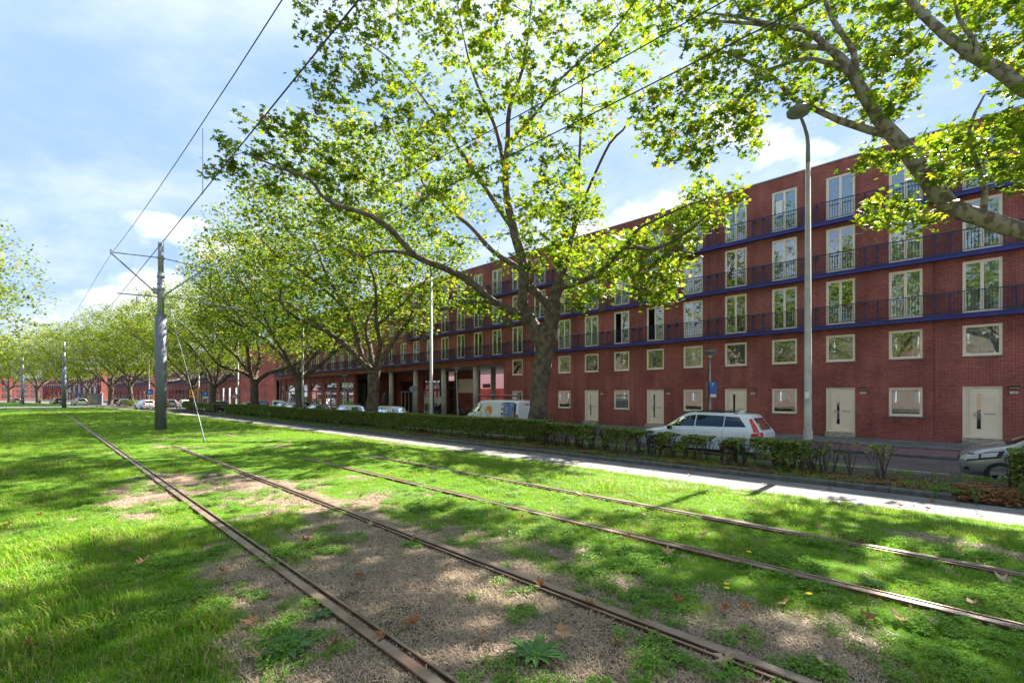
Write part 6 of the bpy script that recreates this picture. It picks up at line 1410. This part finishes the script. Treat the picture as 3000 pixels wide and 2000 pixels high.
def x_van(root, bv):
    def ring(cx, cz, r, side, mt, nm, off_=.012, a0=0, sy=1.25):
        d, st_ = DIRS[side]; b = MB(); n = 22; P = []
        for k in range(n): a = 2*math.pi*k/n; h = bv.ray_cast(st_(cx+math.cos(a)*r, cz+math.sin(a)*r*sy), d)[0]; P.append(h-d*off_)
        b.poly(P if side == 'L' else P[::-1]); return b.build(nm, MT[mt], root)
    ring(.0, 1.28, .34, 'L', 'logo', 'logo_disc', sy=1.0)
    for i in range(4): patch(bv, [(.18-.1*i-.03, .98+.0*i), (.18-.1*i+.03, .98), (.18-.1*i+.03, 1.42-.09*i), (.18-.1*i-.03, 1.45-.09*i)], 'L', .018, 2, 3).build('logo_bar', MT['signwhite'], root)
    for i, (z, mt) in enumerate(((1.74, 'step'), (1.42, 'signred'), (1.12, 'black'), (.84, 'signred'))): ring(-1.28, z, .09, 'L', mt, 'badge', sy=1.0)
    patch(bv, [(-2.26, .45), (-1.42, .45), (-1.36, 1.86), (-2.3, 1.86)], 'L', .008, 10, 10).build('side_print', MT['jeans'], root)
    ring(-1.86, .72, .26, 'L', 'logo', 'logo_disc', .02, sy=.9)
    ring(-.42, 1.42, .14, 'B', 'logo', 'logo_disc', sy=1.2); patch(bv, [(-.45, 1.26), (-.42, 1.26), (-.42, 1.45), (-.45, 1.45)], 'B', .018, 2, 3).build('logo_bar', MT['signwhite'], root)
    t = inst('lettering', text_mesh('vd Bakers', .15, MT['ink'], .002), root, (-2.63, -.42, 1.08)); facing(t, (-1, 0, 0))
    patch(bv, [(-.26, .62), (.26, .62), (.26, .73), (-.26, .73)], 'B', .01).build('number_plate', MT['plate'], root)
    mirror_part(root, 1.5, .96, 1.2); patch(bv, [(.5, 1.02), (.62, 1.02), (.62, 1.06), (.5, 1.06)], 'L', .02).build('door_handle', MT['black'], root)
    rk = MB(); 
    for y in (-.62, -.2, .2, .62): rk.tube([(-2.4, y, 2.22), (1.2, y, 2.22)], .016, 5)
    for x in (-2.4, -1.5, -.6, .3, 1.2): rk.tube([(x, -.62, 2.0), (x, -.62, 2.24), (x, .62, 2.24), (x, .62, 2.0)], .018, 5)
    rk.build('roof_rack', MT['black'], root)
    ld = MB()
    for y in (.28, .6): ld.tube([(-2.3, y, 2.30), (1.9, y, 2.36)], .028, 6)
    for i in range(13): x = -2.2+i*.32; ld.tube([(x, .28, 2.3+.014*i/2), (x, .6, 2.3+.014*i/2)], .014, 5)
    o = ld.build('ladder', MT['signgrey'], None); o.matrix_world = root.matrix_world; o.location = root.location; o.rotation_euler = root.rotation_euler; tag(o, 'dark ladder lying on the roof rack of the logo van', 'ladder')
make_car('white van with orange disc logo and ladder rack behind the big trunk', 'van', (21.6, 22.15, ZR), R(90), paint=MT['white'], extra=x_van, name='parked_van', **VAN)
def hat(lab, x, s, h, paint, z=ZR, extra=None, spec=HAT, grp='cars parked behind the hedge'): return make_car(lab, 'car', (x, s, z), R(h), paint=MT[paint], extra=extra, grp=grp, **spec)
hat('white hatchback with red tail lamps, roof showing over the hedge between two trunks', 17.7, 36.2, 90, 'white')
hat('dark car whose roof shows over the hedge, left of the white hatchback', 17.7, 42.2, 90, 'blackcar')
hat('dark green car just left of the second tree trunk, behind the hedge', 17.7, 47.6, 90, 'greycar')
hat('pale blue-white car right of the second tree trunk, behind the hedge', 17.7, 30.2, 90, 'white')
hat('blue car low behind the hedge near the leaning trunk', 17.7, 62, 90, 'bluecar')
hat('silver car parked across the bay in front of the sign shop', 21.6, 58.5, 15, 'silver')
hat('blue-grey car beside the silver one at the shop', 21.6, 55.6, 15, 'greycar')
hat('white car with its back to the shop window, left of the thin lamp', 21.6, 63.8, 75, 'white', spec=EST)
hat('black estate car with red tail lamp left of the white parked car', 21.3, 69.8, 80, 'blackcar', spec=EST)
def x_plain(root, bv): mirror_part(root, .72, .86, 1.05, 'white')
hat('white car turning on the crossing, rear lamps visible, left of the big tram pole', 11.4, 91.5, 100, 'white', -.50, x_plain, grp='cars on the crossing')
hat('second white car partly hidden right of the big tram pole', 17.3, 96, 90, 'white', -.57, grp='cars on the crossing')
hat('pale green-grey estate car on the lane beside the tracks', 5.2, 122, 97, 'greencar', -.49, spec=EST, grp='distant cars on the lane')
hat('black car on the lane between the two far tram poles', 2.6, 146, 100, 'blackcar', -.49, spec=EST, grp='distant cars on the lane')
hat('distant dark car at the far left under the trees', -4.5, 172, 100, 'greycar', -.49, grp='distant cars on the lane')
for i, (u, X) in enumerate(((283, 12.5), (266, 12.5), (390, 16.8), (504, 17.2), (60, 2.0))):
    x, s = at(u, X) if u > 94 else (-9, 190); hat(['dark blue car behind the trunks left of the route sign', 'black car behind the trunks near the kiosk', 'dark car between tram pole and detour sign', 'dark car behind the hedge under the blue parking sign', 'distant pale car at the far left edge'][i], x, s, 92, ['bluecar', 'blackcar', 'greycar', 'blackcar', 'silver'][i], -.57, grp='distant parked cars')
# scooters
def scooter_parts(root, col):
    b = MB(); P = [(-.75,.42,.08),(-.7,.62,.14),(-.35,.66,.16),(-.1,.5,.14),(.05,.32,.14),(.3,.32,.12),(.42,.5,.14),(.52,.85,.13),(.5,1.0,.08)]
    for i in range(len(P)-1):
        (x0,z0,w0),(x1,z1,w1) = P[i], P[i+1]; t0, t1 = (.22, .22) if i < 3 else (.07, .07)
        b.quad((x0,-w0,z0),(x1,-w1,z1),(x1,w1,z1),(x0,w0,z0)); b.quad((x0,w0,z0),(x1,w1,z1),(x1,w1*.8,z1-t1),(x0,w0*.8,z0-t0)); b.quad((x0,-w0,z0),(x0,-w0*.8,z0-t0),(x1,-w1*.8,z1-t1),(x1,-w1,z1)); b.quad((x0,w0*.8,z0-t0),(x1,w1*.8,z1-t1),(x1,-w1*.8,z1-t1),(x0,-w0*.8,z0-t0))
    b.build('body', col, root); b = MB(); b.box(-.68, -.08, -.14, .14, .68, .78); b.tube([(-.8, 0, .74), (-.68, 0, .8)], .1, 8); b.build('seat', MT['black'], root)
    b = MB(); b.tube([(.5, 0, .9), (.45, 0, 1.08)], .03, 6); b.tube([(.4, -.33, 1.08), (.46, 0, 1.1), (.4, .33, 1.08)], .016, 6); b.tube([(.42, .25, 1.1), (.42, .3, 1.25)], .01, 5); b.tube([(.42, .3, 1.25), (.41, .3, 1.33)], .06, 8); b.build('handlebar', MT['black'], root)
    b = MB(); b.box(.54, .6, -.07, .07, .78, .9); b.build('headlight', MT['headlamp'], root)
    ty, rm = wheel_mesh(.23, .1)
    for wx in (-.55, .62): w_ = empty('wheel', (wx, 0, .23)); w_.parent = root; inst('tyre', ty, w_); inst('rim', rm, w_)
def scooter(u, X, rz, lab, col='black', z=-.46):
    x, s = at(u, X); r_ = empty('scooter', (x, s, z), rz); tag(r_, lab, 'scooter', 'scooters in the undercroft'); scooter_parts(r_, MT[col]); return r_
scooter(1066, 27.5, R(100), 'black scooter left of the last round column by the van'); scooter(997, 27.8, R(60), 'dark scooter beside the tall lamp in the colonnade'); scooter(902, 26.8, R(-140), 'black scooter with round lamp in front of the first shop window'); scooter(1072, 29.0, R(110), 'second dark scooter half behind the column near the van')
# covered parasol / dark cover standing by the column
x, s = at(885, 26.9); b = MB(); b.tube([(x, s, -.46), (x, s, .2), (x, s, 1.2), (x, s, 1.9), (x, s, 2.05)], [.36, .34, .38, .22, .04], 9, bump=.12, rng=random.Random(3)); tag(b.build('covered_parasol', MT['black']), 'tall black covered bundle standing by the left column', 'cover')
# bicycles
def bicycle(x, s, rz, lab):
    r_ = empty('bicycle', (x, s, -.46), rz); tag(r_, lab, 'bicycle', 'bicycles by the shops'); 
    for wx in (-.52, .52):
        b = MB(); b.tube([(wx+math.cos(a)*.33, 0, .34+math.sin(a)*.33) for a in np.linspace(0, 6.283, 25)], .017, 5, 0, False)
        for k in range(10): a = k*.628; b.tube([(wx, 0, .34), (wx+math.cos(a)*.32, 0, .34+math.sin(a)*.32)], .002, 3)
        b.build('wheel', MT['rubber'], r_)
    b = MB()
    for p, q in (((-.52,0,.34),(-.1,0,.3)), ((-.52,0,.34),(-.2,0,.82)), ((-.1,0,.3),(-.24,0,.95)), ((-.1,0,.3),(.36,0,.78)), ((-.2,0,.8),(.34,0,.88)), ((.52,0,.34),(.32,0,1.05))): b.tube([p, q], .016, 6)
    b.build('frame', MT['blackcar'], r_); b = MB(); b.tube([(.2, -.28, 1.08), (.33, 0, 1.1), (.2, .28, 1.08)], .013, 6); b.build('handlebar', MT['chrome'], r_); b = MB(); b.box(-.38, -.14, -.08, .08, .95, 1.0); b.build('saddle', MT['black'], r_)
for i, (u, rz) in enumerate(((812, 80), (824, 70), (806, 100))):
    x, s = at(u, 27.2+.4*i); bicycle(x, s, R(rz), ['bicycle with a pale frame leaning near the fourth shop bay', 'bicycle parked right beside the pale-framed one', 'bicycle standing behind the thin lamp post at the shops'][i])
# people
SK = pmat('skin', (.5, .3, .22), .6); HAIR = pmat('hair_dark', (.03, .02, .015), .7)
def person(lab, loc, rz, top, legs, pose='stand'):
    root = empty('person', loc, rz); tag(root, lab, 'person'); mats = [top, legs, SK, MT['black']]
    sit = pose == 'sit'; st_ = -.35 if sit else 0
    hip = Vector((0, 0, .93+st_*.6 if sit else .93)); up = lambda v, q: v+Vector(q)
    V = [(hip, .15), (up(hip, (.0, 0, .22)), .14), (up(hip, (.03 if sit else .0, 0, .45)), .155), (up(hip, (.05 if sit else 0, 0, .55)), .06), (up(hip, (.07 if sit else .01, 0, .64)), .07), (up(hip, (.07 if sit else .015, 0, .75)), .095), (up(hip, (.07 if sit else .015, 0, .83)), .07)]
    E = [(0, 1), (1, 2), (2, 3), (3, 4), (4, 5), (5, 6)]
    for sg in (1, -1):
        n = len(V); 
        if sit: L_ = [((.05, sg*.1, -.02), .1), ((.40, sg*.14, .0), .075), ((.42, sg*.14, -.42), .05), ((.52, sg*.14, -.46), .04)]
        else: L_ = [((0, sg*.09, -.06), .095), ((.05*sg, sg*.1, -.45), .065), ((.02*sg-.02, sg*.1, -.84), .045), ((.12+.02*sg, sg*.11, -.9), .035)]
        V += [(up(hip, q), r) for q, r in L_]; E += [(0, n), (n, n+1), (n+1, n+2), (n+2, n+3)]
        n = len(V); A_ = [((.02, sg*.19, .44), .06), ((.02 if not sit else .2, sg*.24, .18 if not sit else .25), .043), ((.08 if not sit else .45, sg*.23, -.06 if not sit else .22), .034), ((.1 if not sit else .52, sg*.22, -.15 if not sit else .22), .03)]
        V += [(up(hip, q), r) for q, r in A_]; E += [(2, n), (n, n+1), (n+1, n+2), (n+2, n+3)]
    me = bpy.data.meshes.new('body'); me.from_pydata([tuple(v) for v, r in V], E, []); o = inst('body', me, root); md = o.modifiers.new('s', 'SKIN'); md.use_smooth_shade = True
    for i, (v, r) in enumerate(V): me.skin_vertices[0].data[i].radius = (r, r*(1.25 if i in (1, 2) else 1)); 
    me.skin_vertices[0].data[0].use_root = True; o.modifiers.new('u', 'SUBSURF').levels = 1
    bpy.context.view_layer.update(); m2 = bpy.data.meshes.new_from_object(o.evaluated_get(bpy.context.evaluated_depsgraph_get())); o.modifiers.clear(); o.data = m2
    for mt in mats: m2.materials.append(mt)
    for p in m2.polygons:
        c = p.center; z = c.z-hip.z; p.material_index = 2 if (z > .56 or (abs(c.y) > .16 and z < .0 and not sit)) else (0 if z > (.02 if not sit else .06) else (3 if z < -.83 else 1))
    b = MB(); hc = V[5][0]+Vector((-.015, 0, .035)); n = 10
    for i in range(5):
        for k in range(n):
            def q(ii, kk): th = math.pi*.62*ii/5; ph = 2*math.pi*kk/n; return hc+Vector((math.cos(ph)*math.sin(th)*.115-.01, math.sin(ph)*math.sin(th)*.1, math.cos(th)*.13))
            b.quad(q(i, k), q(i+1, k), q(i+1, k+1), q(i, k+1))
    b.build('hair', HAIR, root, smooth=True); return root
TEAL = pmat('jacket_teal', (.03, .36, .38), .7); NAVY = pmat('trousers_navy', (.02, .025, .05), .8); WHT = pmat('shirt_white', (.65, .68, .75), .7); HIV = pmat('vest_yellow', (.6, .75, .03), .6)
x, s = at(704, 25.8); person('person in a turquoise top standing by the shops behind the second trunk', (x, s, -.47), R(200), TEAL, NAVY)
x, s = at(427, 19.9); person('distant person in a pale shirt left of the detour sign', (x, s, -.6), R(230), WHT, NAVY)
x, s = 1.0, 165; r_ = empty('scooter', (x-1.2, s, -.49), R(-85)); tag(r_, 'distant motor scooter coming along the lane at the far left', 'scooter'); scooter_parts(r_, MT['black']); person('rider in a yellow vest on the distant motor scooter', (x-1.2, s+.25, -.42), R(-85), HIV, NAVY, 'sit')
# stickers in a top-floor window
k = 3; b = MB(); b.box(XF-.02, XF-.0, sk(k)+.08, sk(k)+.42, 11.9, 12.75); o = b.build('window_poster', MT['signwhite'], B1)
